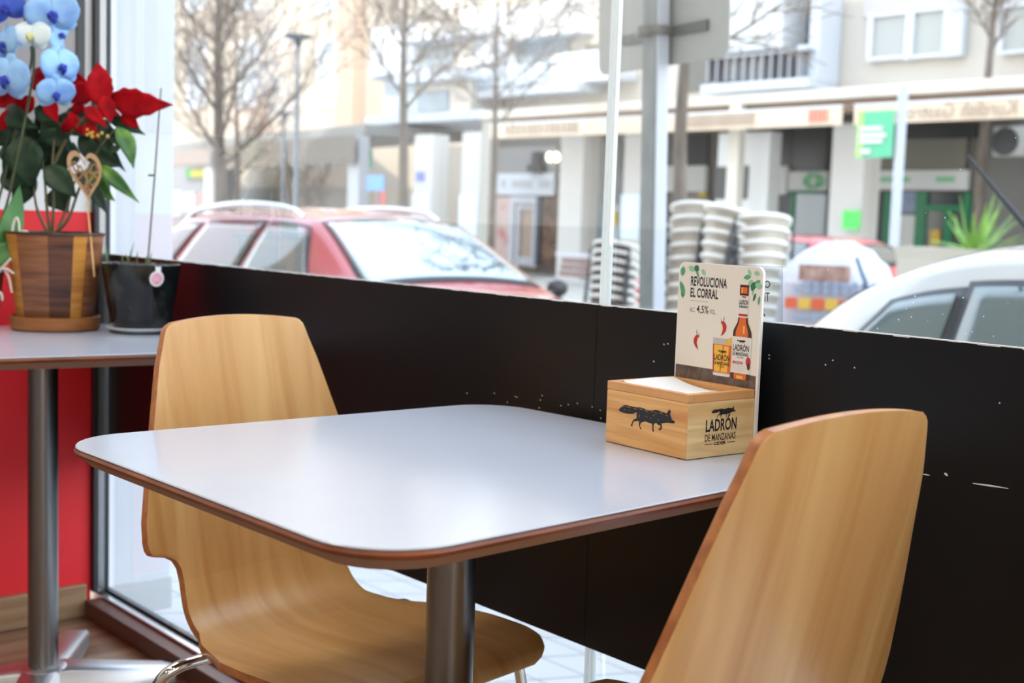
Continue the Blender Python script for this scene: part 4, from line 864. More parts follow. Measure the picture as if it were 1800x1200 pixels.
# ---------------------------------------------------------------- planter with a spiky plant
p = gpos(1716, 12); t = thing('spiky_plant', 'green yucca with sword-shaped leaves in a pale planter behind the white car', 'plant', p)
zp = hit(1700, 432, 0, 12).z-GZ
MB().loft([[Vector((s*x, s*y*1.9, z)) for x, y in ((-.35, -.35), (.35, -.35), (.35, .35), (-.35, .35))] for z, s in ((0, .9), (zp-.15, 1), (zp-.03, 1.06), (zp-.03, .94), (zp-.1, .9))]).obj('planter', mat('planter_stone', srgb(206, 200, 188), .8), t, smooth=0)
rnd = random.Random(4); M_yu = mat('yucca_green', srgb(150, 190, 84), .5, c2=srgb(104, 150, 76), scale=(6, 6, 6))
for k in range(30):
    az = rnd.uniform(0, 2*pi); el = rnd.uniform(.35, 1.4); ln = rnd.uniform(.45, .68); d = Vector((math.cos(az)*math.cos(el), math.sin(az)*math.cos(el), math.sin(el))); s = Vector((-math.sin(az), math.cos(az), 0))
    b0 = Vector((.05*math.cos(az), .05*math.sin(az), zp-.1)); mb = MB(); rings = []
    for i in range(7):
        f = i/6; c = b0+d*ln*f+Vector((0, 0, -.22*ln*f*f*(1.4-el))); wd = .034*(1-f**2)*(.6+.8*f if f < .5 else 1)+.001; u = s.cross(d).normalized()*.004
        rings.append([c-s*wd, c+u*(-1.5), c+s*wd, c+u])
    mb.loft(rings).obj('leaf', M_yu, t, smooth=40)
# ---------------------------------------------------------------- cars
M_cglass = None
def carglass(name, dark, mixr):
    m = bpy.data.materials.new(name); m.use_nodes = True; n, l = m.node_tree.nodes, m.node_tree.links; b = n['Principled BSDF']
    b.inputs['Base Color'].default_value = (*dark, 1); b.inputs['Roughness'].default_value = .03; b.inputs['Metallic'].default_value = mixr; return m
M_wsc = carglass('windscreen_glass', (.50, .56, .62), .75); M_csg = carglass('car_side_glass', (.20, .20, .19), .55)
M_tyre = mat('tyre', (.02, .02, .02), .8); M_rim = mat('wheel_rim', (.6, .6, .6), .3, 1); M_trimb = mat('car_trim_black', (.03, .03, .034), .35)
def car(name, label, keys, paint, loc, rz, win, wsz, back, glassm, length, rails=False, wheels=(.8, 3.4), antenna=None, mirror=None, glass_mats=None):
    """keys along the car from the nose: y, roof height, edge height, edge half-width, belt height, belt half-width"""
    t_ = thing(name, label, 'car', loc, rz)
    ks = [k[0] for k in keys]; N = 90
    def K(y):
        # smooth interpolation
        i = max(0, min(len(keys)-2, next((j for j in range(len(keys)-1) if y <= keys[j+1][0]), len(keys)-2)))
        a, b = keys[max(i-1, 0)], keys[i]; c, d = keys[i+1], keys[min(i+2, len(keys)-1)]; tt = (y-b[0])/(c[0]-b[0]); out = []
        for j in range(1, 6):
            m0 = (c[j]-a[j])/(c[0]-a[0])*(c[0]-b[0]) if c[0] != a[0] else 0; m1 = (d[j]-b[j])/(d[0]-b[0])*(c[0]-b[0]) if d[0] != b[0] else 0
            if abs(c[j]-b[j]) < 1e-6: m0 = m1 = 0
            t2_, t3 = tt*tt, tt**3; out.append((2*t3-3*t2_+1)*b[j]+(t3-2*t2_+tt)*m0+(-2*t3+3*t2_)*c[j]+(t3-t2_)*m1)
        return out
    def side(y, f):           # f 0 belt .. 1 roof edge
        zt, ze, we, zb, wb = K(y); return Vector((wb+(we-wb)*(f**1.25), y, zb+(ze-zb)*f))
    def top(y, g):            # g 0 edge .. 1 centre line
        zt, ze, we, zb, wb = K(y); return Vector((we*(1-g), y, ze+(zt-ze)*(1-(1-g)**2.2)))
    b = MB(); rings = []
    for i in range(N+1):
        y = ks[0]+(ks[-1]-ks[0])*i/N; zt, ze, we, zb, wb = K(y); half = [Vector((wb*.80, y, .24)), Vector((wb*.97, y, .30)), Vector((wb*1.02, y, .5)), Vector((wb*1.015, y, zb-.12)), Vector((wb, y, zb))]
        half += [side(y, f) for f in (.33, .66, .9)]+[side(y, 1)]+[top(y, g) for g in (.08, .25, .5, .75)]
        rings.append(half+[top(y, 1)]+[Vector((-p.x, p.y, p.z)) for p in reversed(half)])
    b.loft(rings).obj('body', paint, t_, smooth=50)
    def patch(fn, u0, u1, v0, v1, sgn, nm, m, out, nu=14, nv=8, shape=None):
        mb = MB(); grid = []
        for i in range(nu+1):
            row = []
            for j in range(nv+1):
                u, v = u0+(u1-u0)*i/nu, v0+(v1-v0)*j/nv
                if shape: u, v = shape(i/nu, j/nv)
                p = fn(u, v); e = 1e-3; nn = (fn(u+e, v)-p).cross(fn(u, v+e)-p).normalized()
                if nn.dot(p-Vector((0, p.y, .8))) < 0: nn = -nn
                p = p+nn*out; row.append(Vector((p.x*sgn, p.y, p.z)))
            grid.append(row)
        mb.loft(grid, closed=False, cap=False); o = mb.obj(nm, m, t_, smooth=60)
        md = o.modifiers.new('thickness', 'SOLIDIFY'); md.thickness = .006; md.offset = 0; return o
    for sgn in (-1, 1):
        for wi, (f0, f1, r0, r1, v0, v1) in enumerate(win):
            sh = lambda a_, c, f0=f0, f1=f1, r0=r0, r1=r1, v0=v0, v1=v1: ((f0+(r0-f0)*c)+((f1+(r1-f1)*c)-(f0+(r0-f0)*c))*a_, v0+(v1-v0)*c)
            e_ = .03; sh2 = lambda a_, c, f0=f0-e_, f1=f1+e_, r0=r0-e_, r1=r1+e_, v0=max(0, v0-.06), v1=min(.99, v1+.05): ((f0+(r0-f0)*c)+((f1+(r1-f1)*c)-(f0+(r0-f0)*c))*a_, v0+(v1-v0)*c)
            patch(side, 0, 0, 0, 0, sgn, 'window_seal', M_trimb, .004, shape=sh2); patch(side, 0, 0, 0, 0, sgn, 'side_window', glassm, .010, shape=sh)
        if rails:
            pts = [side(y, 1)+Vector((-.03, 0, .075*math.sin(pi*min(1, max(0, (y-rails[0])/(rails[1]-rails[0]))))**.35)) for y in [rails[0]+(rails[1]-rails[0])*i/14 for i in range(15)]]
            MB().tube([Vector((p.x*sgn, p.y, p.z)) for p in pts], .021, 8).obj('roof_rail', M_alu, t_)
        if mirror:
            p = side(mirror, .08); c = Vector(((p.x+.12)*sgn, p.y+.02, p.z+.07)); o = MB().ball(c, .085, 12, sc=(1.1, .55, .75)).tube([Vector((p.x*sgn, p.y, p.z+.03)), c], .025, 8).obj('wing_mirror', M_trimb, t_)
        for yy in wheels:
            wb = K(yy)[4]; ring = []
            prof_ = [(.20, -.10), (.30, -.10), (.335, -.07), (.335, .07), (.30, .10), (.20, .10)]
            wm = MB(); rr = [[Vector((sgn*(wb*.90)+w_, yy+r_*math.cos(2*pi*k/28), .335+r_*math.sin(2*pi*k/28))) for k in range(28)] for r_, w_ in prof_]; wm.loft(rr); wo = wm.obj('wheel', M_tyre, t_)
            MB().loft([[Vector((sgn*(wb*.90)+sgn*w_, yy+r_*math.cos(2*pi*k/20), .335+r_*math.sin(2*pi*k/20))) for k in range(20)] for r_, w_ in ((.21, .05), (.21, .09), (.06, .11), (.05, .115))]).obj('rim', M_rim, wo)
    def mirrored(fn): return lambda u, v: fn(u, v) if v <= 1 else Vector((-fn(u, 2-v).x, fn(u, 2-v).y, fn(u, 2-v).z))
    for (y0, y1), nm, m in ((wsz, 'windscreen', M_wsc), (back, 'rear_window', glassm)):
        patch(mirrored(top), y0, y1, .05, 1.95, 1, nm+'_seal', M_trimb, .004, nv=20); patch(mirrored(top), y0+.05*(1 if y1 > y0 else -1), y1-.04*(1 if y1 > y0 else -1), .10, 1.90, 1, nm, m, .009, nv=20)
    if antenna:
        a_, b2 = antenna; MB().tube([a_, b2], [.013, .006], 8).obj('antenna', M_trimb, t_)
    for sgn in (-1, 1):
        zt, ze, we, zb, wb = K(ks[0]+.12); MB().ball((sgn*wb*.72, ks[0]+.10, .66), .12, 12, sc=(1.2, .9, .7)).obj('headlight', M_skyglass, t_)
    return t_
suv = [(0, .52, .50, .55, .45, .62), (.05, .72, .68, .66, .60, .76), (.18, .93, .88, .74, .80, .86), (.6, 1.02, .97, .76, .90, .91), (1.02, 1.07, 1.02, .76, .97, .92), (1.10, 1.10, 1.05, .755, .98, .92), (1.85, 1.50, 1.46, .60, .99, .92), (2.05, 1.545, 1.495, .59, 1.0, .92), (2.6, 1.575, 1.51, .585, 1.01, .92), (3.3, 1.56, 1.49, .58, 1.03, .91), (3.85, 1.50, 1.42, .57, 1.05, .90), (4.25, 1.10, 1.08, .66, 1.0, .86), (4.40, .85, .80, .68, .78, .80), (4.44, .5, .48, .6, .45, .66)]
M_redcar = mat('car_red', (.42, .012, .018), .22, coat=1.0, spec=.6)
p = hit(470, 385, 0, 4.15)
car('red_car', 'red estate car with silver roof rails parked along the kerb beyond the glass', suv, M_redcar, (5.02, 5.15, GZ+.001), 0, [(1.42, 2.35, 1.92, 2.38, .10, .88), (2.46, 3.30, 2.48, 3.26, .10, .88), (3.42, 4.0, 3.38, 3.78, .12, .84)], (1.16, 1.88), (4.2, 3.9), M_csg, 4.4, rails=(2.1, 3.8), mirror=1.32)
M_whitecar = mat('car_white', srgb(206, 206, 206), .25, coat=1.0)
mini = [(0, .5, .48, .5, .42, .58), (.05, .70, .66, .6, .58, .72), (.2, .86, .82, .66, .76, .78), (.55, .96, .92, .68, .88, .81), (.85, 1.02, .99, .67, .95, .815), (1.0, 1.10, 1.07, .64, .98, .815), (1.5, 1.44, 1.40, .57, .99, .815), (1.8, 1.515, 1.475, .55, .99, .815), (2.2, 1.535, 1.49, .545, .99, .81), (2.55, 1.51, 1.455, .54, .985, .80), (2.80, 1.44, 1.375, .54, .975, .79), (3.0, 1.34, 1.275, .55, .96, .78), (3.2, 1.17, 1.11, .57, .93, .76), (3.38, .95, .91, .60, .86, .72), (3.46, .6, .55, .58, .52, .66)]
# the small white car is parked nose towards us-right; its tail is the arc on the left
wc = car('white_car', 'small white car with a round roof parked close to the glass on the right', mini, M_whitecar, (4.66, -.2, GZ+.001), 0, [(1.18, 2.44, 1.62, 2.44, .02, .76), (2.50, 3.02, 2.50, 2.74, .02, .72)], (1.04, 1.52), (3.25, 2.95), mat('mini_glass', (.10, .13, .13), .05, spec=.8), 3.55, wheels=(.62, 2.92), antenna=(hit(1842, 446, 0, 4.28)-Vector((4.66, -.2, GZ)), hit(1700, 274, 0, 4.2)-Vector((4.66, -.2, GZ))), mirror=1.25)
hatch = [(k[0]*.93, k[1]*.93, k[2]*.93, k[3], k[4]*.95, k[5]*.96) for k in suv]
M_redcar2 = mat('car_red_bright', (.62, .03, .05), .22, coat=1.0)
car('red_hatchback', 'bright red hatchback farther off behind the builder bag', hatch, M_redcar2, (14.6, 13.2, GZ+.002), R(180), [(1.35, 2.2, 1.82, 2.22, .10, .88), (2.3, 3.06, 2.32, 3.02, .10, .88), (3.18, 3.7, 3.14, 3.5, .12, .84)], (1.1, 1.76), (3.9, 3.62), M_csg, 4.1, mirror=1.25)
# ---------------------------------------------------------------- two parked scooters far behind the red car roof
def scooter(label, px, X_):
    p = gpos(px, X_); t_ = thing('motor_scooter', label, 'scooter', p, R(-20), 'parked scooters'); m = mat('scooter_dark', srgb(60, 66, 72), .4)
    for y in (-.6, .62): 
        MB().loft([[Vector((w_, y+r_*math.cos(2*pi*k/18), .27+r_*math.sin(2*pi*k/18))) for k in range(18)] for r_, w_ in ((.12, -.05), (.26, -.05), (.27, 0), (.26, .05), (.12, .05))]).obj('wheel', M_tyre, t_)
    MB().loft([[Vector((x*s, y, z)) for x, z in ((-.17, .32), (.17, .32), (.2, .6), (.13, .82), (-.13, .82), (-.2, .6))] for y, s in ((-.75, .5), (-.6, 1), (-.1, 1), (.05, .6))]).obj('body', m, t_)
    MB().box(-.13, .13, -.7, 0, .821, .9).obj('seat', M_tyre, t_, bevel=.03); MB().box(-.2, .2, .0, .42, .26, .33).obj('footboard', m, t_)
    MB().loft([[Vector((x, y+.1*z, z)) for x, y in ((-.2, .40), (.2, .40), (.14, .50), (-.14, .50))] for z in (.3, .7, 1.0)]).obj('front_shield', m, t_)
    MB().tube([(-.34, .46, 1.08), (0, .5, 1.05), (.34, .46, 1.08)], .02, 8).tube([(0, .62, .3), (0, .5, 1.05)], .025, 8).obj('handlebar', M_tyre, t_)
    MB().loft([[Vector((x, .55+.1*z, .9+z)) for x in ((-.2+.06*z), (.2-.06*z))]+[Vector((x, .56+.1*z, .9+z)) for x in ((.2-.06*z), (-.2+.06*z))] for z in (.15, .55)]).obj('windshield', M_skyglass, t_)
scooter('dark motor scooter parked behind the red car roof, nearer the lamp post', 470, 18); scooter('dark motor scooter parked behind the red car roof, nearer the big tree', 435, 18.6)

# ================================================================ PLANTS ON THE CORNER TABLE
def leafmesh(base, tip, wd, bend=.15, roll=0, fold=.25, teeth=0, peak=.42, n=10):
    sq = lambda v: max(0.0, v)
    base, tip = Vector(base), Vector(tip); a = tip-base; L = a.length; d = a.normalized(); view = (CAM-base).normalized()
    s = d.cross(view).normalized(); s.rotate(Matrix.Rotation(roll, 3, d)); nn = s.cross(d).normalized(); mb = MB(); rows = []
    for i in range(n+1):
        f = i/n; wv = wd*max(.02, (math.sin(pi*f**(math.log(.5)/math.log(peak))))**1.08)*(1+(teeth*(.5-abs((f*5) % 1-.5)) if teeth else 0))
        c = base+d*L*f+nn*(bend*L*(4*f*(1-f))*.5)-nn*(bend*L*f*f*.6)
        rows.append([c+s*wv*u+nn*(abs(u)*wv*fold) for u in (-1, -.6, -.25, 0, .25, .6, 1)])
    return mb.loft(rows, closed=False, cap=False)
M_gleaf = mat('leaf_dark_green', srgb(40, 66, 42), .45, c2=srgb(26, 46, 34), scale=(30, 30, 30), spec=.3); M_gleaf2 = mat('leaf_green', srgb(104, 150, 50), .4, c2=srgb(48, 96, 40), scale=(22, 22, 22), ramp=(.3, .6))
M_bract = mat('bract_red', (.50, .003, .009), .65, c2=(.25, .002, .007), scale=(26, 26, 26), spec=.12); M_stem = mat('stem_brown', srgb(92, 86, 56), .6); M_soil = mat('soil', (.035, .025, .018), .95, c2=(.07, .05, .035), scale=(90, 90, 90), bump=.6)
BC = Vector((1.068, 2.752, TL))                                 # barrel pot
ds = ray(88, 480); dB = (BC-CAM).dot(CF)
zr = D(100, 407, dB).z; zs = D(90, 560, dB).z
sauc = tag(MB().lathe([(.070, .0006), (.088, .0006), (.093, .005), (.095, .030), (.090, .031), (.086, .011), (.05, .010)], BC, 44).obj('pot_saucer', mat('saucer_wood', srgb(156, 98, 46), .45, c2=srgb(128, 76, 34), scale=(6, 6, 40)), smooth=40, origin=BC), 'round brown wooden saucer under the striped wooden pot', 'saucer')
PB = BC+Vector((0, 0, .0105)); hp = zr-PB.z
t = thing('potted_poinsettia', 'red poinsettia in a pot of light and dark wooden strips', 'plant', PB)
ns = 15; mb = MB(); nn_ = ns*4
pr_ = [(.076, 0), (.079, .004), (.1005, hp-.010), (.1015, hp-.006)]
rings = [[Vector((r_*math.cos(2*pi*k/nn_), r_*math.sin(2*pi*k/nn_), z)) for k in range(nn_)] for r_, z in pr_]; mb.loft(rings, cap=False)
az0 = math.atan2(-CF.y, -CF.x); nn_ = 60
def strip(i):
    rel = (math.degrees(2*pi*(i+.5)/nn_-az0)+180) % 360-180
    for lim, mi in ((-150, 0), (-118, 1), (-70, 2), (-30, 0), (10, 1), (40, 2), (62, 0), (100, 1), (130, 2), (181, 0)):
        if rel < lim: return mi
mb.m = [strip(i % nn_) for i in range(len(mb.f))]
W1 = mat('strip_honey', srgb(206, 144, 62), .4, c2=srgb(170, 108, 42), scale=(5, 5, 60), detail=3); W2 = mat('strip_brown', srgb(158, 104, 66), .4, c2=srgb(110, 66, 40), scale=(5, 5, 70), detail=3); W3 = mat('strip_dark', srgb(112, 68, 46), .4, c2=srgb(62, 36, 26), scale=(5, 5, 70), detail=3)
pot = mb.obj('pot', [W1, W2, W3], t, smooth=40)
MB().lathe([(.1016, hp-.0062), (.104, hp-.004), (.104, hp), (.099, hp), (.097, hp-.02), (.060, hp-.021), (.06, hp-.03), (.096, hp-.03)], n=48).obj('pot_rim', mat('pot_rim_dark', srgb(66, 44, 36), .3), pot, smooth=40)
MB().lathe([(.095, hp-.028), (.094, hp-.019), (.03, hp-.016), (.005, hp-.0155)], n=32).obj('soil', M_soil, t)
def dp(x, y, dd=0): return D(x, y, dB+dd)-PB
for pts in ([(88, 412, 0), (82, 360, 0), (78, 310, .01), (70, 250, .02)], [(92, 412, 0), (94, 350, -.01), (92, 290, -.01), (98, 220, 0)], [(98, 412, 0), (112, 380, .01), (122, 350, .02), (140, 290, .02)], [(85, 412, .01), (66, 370, .02), (58, 330, .03), (40, 260, .03)], [(94, 412, -.01), (120, 385, -.02), (140, 330, -.02), (175, 260, -.03), (205, 225, -.03)], [(94, 290, 0), (120, 240, 0), (160, 195, -.01), (185, 185, -.01)]):
    MB().tube(spline([dp(*p) for p in pts], 5), [.0040-.0022*i/(5*(len(pts)-1)) for i in range(5*(len(pts)-1)+1)], 8).obj('stem', M_stem, t, smooth=60)
GL = [(38, 236, 54, 333, 34, -.02), (80, 292, 134, 346, 24, -.03), (95, 330, 118, 372, 26, .03), (150, 262, 214, 293, 19, -.02), (120, 232, 60, 262, 24, .01), (72, 215, 128, 262, 26, -.01), (100, 205, 165, 240, 22, .03), (205, 222, 238, 292, 17, -.03), (176, 290, 240, 352, 13, -.04), (160, 300, 196, 352, 18, .02), (150, 318, 188, 372, 14, .0), (20, 205, -20, 260, 30, .02), (40, 210, 8, 330, 24, .04), (60, 190, 110, 215, 20, .0), (150, 200, 222, 262, 15, .04), (10, 190, 60, 225, 22, -.02), (186, 205, 256, 236, 12, .0), (120, 260, 90, 310, 20, .04), (60, 300, 20, 372, 20, .05), (140, 235, 180, 300, 17, .03), (85, 250, 45, 300, 22, .05), (190, 268, 215, 255, 7, -.04), (110, 215, 175, 200, 22, .05), (30, 225, 75, 250, 26, .05), (130, 250, 100, 300, 24, .06), (60, 260, 110, 300, 26, .06), (10, 250, 40, 300, 24, .06), (150, 245, 205, 230, 18, .05), (100, 195, 60, 230, 24, .04), (175, 225, 215, 300, 13, .02), (5, 300, 40, 345, 18, .06), (140, 300, 170, 345, 18, .05), (190, 210, 160, 250, 14, .04)]
rnd = random.Random(12)
for i, (x0, y0, x1, y1, wd, dd) in enumerate(GL):
    o = leafmesh(dp(x0, y0, dd)+PB, dp(x1, y1, dd+rnd.uniform(-.02, .02))+PB, wd*dB/FP*.95, rnd.uniform(.1, .3), rnd.uniform(-.4, .4), .22).obj('leaf', M_gleaf2 if i in (7, 8, 9) else M_gleaf, smooth=60, solid=.0006, origin=PB); o.location = (0, 0, 0); o.parent = t
RL = [(186, 192, 168, 106, 25, -.04, .25), (190, 172, 299, 187, 25, -.03, .35), (166, 150, 116, 180, 20, -.01, .25), (160, 165, 120, 120, 12, .03, 0), (92, 160, 58, 116, 24, .0, .2), (70, 165, 96, 118, 20, .02, 0), (44, 150, -8, 190, 22, .01, .2), (60, 170, 20, 200, 18, -.02, 0), (84, 176, 100, 214, 14, -.02, 0), (150, 188, 186, 222, 13, -.05, 0), (186, 215, 146, 205, 9, -.05, 0), (150, 215, 172, 246, 13, -.05, 0), (128, 205, 108, 236, 10, -.03, 0), (215, 196, 244, 226, 13, -.01, 0), (182, 168, 196, 215, 16, -.05, 0), (140, 176, 132, 205, 12, .0, 0), (30, 190, -6, 232, 13, -.02, 0), (120, 196, 146, 238, 10, -.01, 0), (165, 190, 215, 205, 14, .02, 0)]
for i, (x0, y0, x1, y1, wd, dd, te) in enumerate(RL):
    o = leafmesh(dp(x0, y0, dd)+PB, dp(x1, y1, dd+rnd.uniform(-.02, .02))+PB, wd*dB/FP*.95, rnd.uniform(.0, .3), rnd.uniform(-.35, .35), .18, te).obj('bract', M_bract, smooth=60, solid=.0006, origin=PB); o.location = (0, 0, 0); o.parent = t
mb = MB()
for i in range(9): mb.ball(dp(170+rnd.uniform(-22, 22), 236+rnd.uniform(-10, 10), -.05), .0042, 8)
o = mb.obj('flower_buds', mat('bud_yellow', srgb(196, 176, 80), .5), t); o['kind'] = 'stuff'
# ---- black glass pot on a white dish
KC = Vector((1.206, 2.622, TL)); dK = (KC-CAM).dot(CF)
dish = tag(MB().lathe([(.030, .0006), (.040, .0006), (.058, .006), (.074, .0125), (.0745, .0140), (.072, .0142), (.056, .0085), (.02, .0062)], KC, 44).obj('white_dish', mat('porcelain', (.80, .82, .83), .15), smooth=50, origin=KC), 'white porcelain dish under the black pot', 'dish')
PK = KC+Vector((0, 0, .0090)); hk = D(228, 462, dK).z-PK.z
t = thing('black_plant_pot', 'glossy black pot of soil and grass shoots with a round pink sticker', 'plant pot', PK)
M_bk = mat('black_glass', (.006, .0065, .008), .10, c2=(.030, .034, .030), scale=(14, 14, 14), detail=3, ramp=(.46, .66), spec=.5)
RK = lambda z: .0605+(.0835-.0605)*(z/hk)**.8
MB().lathe([(.052, 0), (.0585, .003)]+[(RK(z), z) for z in [hk*i/10 for i in range(1, 11)]]+[(.0815, hk+.0006), (.0795, hk-.001), (.0780, hk-.012), (.05, hk-.0125)], n=48).obj('pot', M_bk, t, smooth=50)
MB().lathe([(.0775, hk-.0118), (.077, hk-.004), (.05, hk-.001), (.004, hk+.001)], n=32).obj('soil', M_soil, t)
azs = math.atan2(-CF.y, -CF.x)+R(40); mb = MB(); zc_ = hk*.80; rings = []
for r_, mi in ((0.0001, 1), (.0125, 1), (.0160, 0)):
    rings.append([])
    for k in range(24):
        u, v = r_*math.cos(2*pi*k/24), r_*1.05*math.sin(2*pi*k/24); z = zc_+v; a = azs+u/RK(z); rings[-1].append(Vector(((RK(z)+.0006)*math.cos(a), (RK(z)+.0006)*math.sin(a), z)))
mb.loft(rings[:2], 1, cap=False); mb.loft(rings[1:], 0, cap=False)
st = mb.obj('round_sticker', [mat('sticker_white', (.85, .82, .84), .5), mat('sticker_pink', srgb(236, 150, 160), .5, c2=srgb(238, 206, 224), scale=(120, 120, 120))], t, smooth=60); lbl(st, 'round white and pink sticker')
mb = MB(); a = azs+.02; mb.box(0, .0005, -.006, .006, zc_+.012, hk-.001); o = mb.obj('sticker_strip', MATS['sticker_white'], st, smooth=0); rr_ = RK(hk*.93)+.0003; o.location = (rr_*math.cos(a), rr_*math.sin(a), 0); o.rotation_euler = (0, 0, a)
kp = lambda x, y, dd=0: D(x, y, dK+dd)-PK
for x, y0, x1, y1, dd in ((224, 466, 236, 424, 0), (262, 466, 267, 442, -.02), (256, 466, 258, 448, -.02), (188, 462, 186, 430, -.04), (216, 464, 214, 446, -.03), (240, 464, 242, 440, .01), (228, 464, 220, 444, -.04)):
    leafmesh(kp(x, y0, dd)+PK, kp(x1, y1, dd)+PK, .0016, .05, .3, .1).obj('grass_shoot', M_gleaf2, smooth=60, solid=.0006, origin=PK).parent = t
for o in t.children:
    if o.name.startswith('grass_shoot'): o.location = (0, 0, 0)
mb = MB(); rnd = random.Random(3)
for i in range(26): a = rnd.uniform(0, 2*pi); r_ = .07*math.sqrt(rnd.random()); mb.ball((r_*math.cos(a), r_*math.sin(a), hk-.001), rnd.uniform(.002, .0045), 6)
o = mb.obj('soil_crumbs', M_soil, t); o['kind'] = 'stuff'
# thin cane with a clip, stuck in the soil
p = kp(259, 468, -.01)+PK; q_ = kp(283, 155, -.01)+PK
t = thing('plant_cane', 'thin bare cane standing in the black pot with a small dark clip', 'cane', p)
MB().tube([(0, 0, -.006), (q_-p)*.5+Vector((.001, 0, 0)), q_-p], [.0022, .0021, .0016], 8).obj('cane', mat('cane_brown', srgb(112, 98, 84), .6), t)
c = D(268, 308, dK-.01)-p; MB().tube([c-CR*.009, c+CR*.003], .0022, 8).obj('clip', M_dark, t)
# heart-shaped wooden pick
p = kp(166, 470, -.055)+PK; zz = D(153, 355, dK-.06)
t = thing('heart_pick', 'wooden heart pick on a skewer at the edge of the black pot', 'plant pick', p)
MB().tube([(0, 0, -.02), zz-p], [.0021, .0019], 8).obj('skewer', mat('skewer_wood', srgb(222, 178, 120), .5), t)
hc = D(151, 312, dK-.06)-p; up_ = (-CD*.985-CR*.12).normalized(); rg_ = (CR*.92+CF*.38+Vector((0, 0, -.10))).normalized(); nf = rg_.cross(up_).normalized()
def heart(s, n=44):
    out = []
    for k in range(n):
        a = 2*pi*k/n; out.append((16*math.sin(a)**3/17*s*.68, (13*math.cos(a)-5*math.cos(2*a)-2*math.cos(3*a)-math.cos(4*a)+2.5)/14.5*s))
    return out
h3 = lambda pts, off: [hc+rg_*x+up_*y+nf*off for x, y in pts]; S = .0555
M_hw = mat('heart_wood', srgb(176, 138, 98), .5)
MB().loft([h3(heart(S), -.0015), h3(heart(S*.80), -.0015), h3(heart(S*.80), .0015), h3(heart(S), .0015), h3(heart(S), -.0015)], cap=False).obj('heart_frame', M_hw, t, smooth=30)
mb = MB()
for i, pts in enumerate(([(-.55, .5), (-.4, .2), (-.2, .55), (-.05, .1), (.15, .5), (.35, .15), (.6, .45)], [(-.6, .15), (-.35, -.1), (-.1, .15), (.1, -.2), (.35, .1), (.6, .1)], [(-.4, -.2), (-.15, -.45), (.1, -.2), (.3, -.45), (.45, -.15)], [(0, .4), (.05, 0), (-.05, -.4), (0, -.8)], [(-.2, -.5), (.0, -.65), (.2, -.5)], [(-.7, .4), (-.45, .7), (-.3, .35), (-.5, 0), (-.3, -.3)], [(.7, .4), (.45, .72), (.25, .3), (.5, -.05), (.25, -.35)], [(-.15, -.7), (0, -.3), (.12, -.7)], [(-.55, .3), (0, .22), (.6, .3)])):
    mb.tube(spline([hc+rg_*x*S*.8+up_*y*S*.8 for x, y in pts], 6), .0019, 6)
mb.obj('cut_script', mat('heart_script', srgb(150, 112, 74), .5), t)
# ---- blue orchid
OC_ = hit(-58, 578, 2, TL)+Vector((.03, .04, 0)); PO = Vector((OC_.x, OC_.y, TL+.0005)); dO = (PO-CAM).dot(CF)
t = thing('blue_orchid', 'blue orchid with one white bloom and pale air roots at the picture edge', 'orchid', PO)
MB().lathe([(.042, 0), (.046, .003), (.060, .125), (.062, .128), (.058, .128), (.055, .11), (.02, .108)], n=36).obj('pot', mat('orchid_pot', srgb(150, 78, 52), .4), t)
op = lambda x, y, dd=0: D(x, y, dO+dd)-PO
M_ost = mat('orchid_stem', srgb(70, 78, 48), .5)
for pts in ([(-40, 470, 0), (5, 380, -.02), (30, 280, -.03), (48, 190, -.03), (60, 110, -.03), (52, 40, -.02), (20, -30, 0)], [(-45, 470, .02), (-5, 360, .03), (22, 250, .03), (42, 160, .02), (56, 95, .0), (40, 20, .02), (30, -30, .03)]):
    MB().tube(spline([op(*p) for p in pts], 6), .0030, 8).obj('stem', M_ost, t, smooth=60)
M_orl = mat('orchid_leaf', srgb(96, 152, 84), .4, c2=srgb(64, 120, 64), scale=(12, 12, 12))
for x0, y0, x1, y1, wd, dd in ((-10, 480, 40, 326, 20, -.01), (-40, 460, 36, 430, 20, -.05), (-30, 470, -70, 350, 18, .02), (-40, 470, -110, 420, 20, 0)):
    o = leafmesh(op(x0, y0, dd)+PO, op(x1, y1, dd)+PO, wd*dO/FP, .25, .2, .2, 0, .5).obj('leaf', M_orl, smooth=60, solid=.002, origin=PO); o.location = (0, 0, 0); o.parent = t
M_root = mat('air_root', srgb(222, 216, 206), .6)
for pts in ([(10, 450, -.04), (19, 425, -.05), (23, 396, -.05), (29, 383, -.05), (33, 392, -.05), (34, 408, -.05)], [(22, 430, -.05), (32, 410, -.05), (46, 407, -.06), (56, 416, -.06), (82, 417, -.06)], [(-2, 478, -.05), (12, 462, -.06), (24, 450, -.06), (33, 436, -.06), (52, 430, -.06)], [(-5, 474, -.06), (10, 472, -.07), (25, 481, -.07)], [(8, 474, -.06), (16, 488, -.06), (21, 514, -.06)], [(-10, 510, -.05), (2, 516, -.06), (4, 528, -.06)]):
    MB().tube(spline([op(*p) for p in pts], 5), [.0035-.0014*i/(5*(len(pts)-1)) for i in range(5*(len(pts)-1)+1)], 8).obj('air_root', M_root, t, smooth=60)
M_pb = mat('petal_blue', srgb(150, 198, 244), .5, c2=srgb(112, 158, 236), scale=(24, 24, 24), ramp=(.4, .75)); M_pd = mat('petal_deep_blue', srgb(90, 130, 226), .5, c2=srgb(60, 90, 206), scale=(24, 24, 24)); M_pw = mat('petal_white', srgb(232, 240, 238), .5, c2=srgb(206, 226, 236), scale=(20, 20, 20)); M_lipb = mat('lip_blue', srgb(40, 54, 170), .5); M_lipw = mat('lip_yellow', srgb(226, 222, 150), .5)
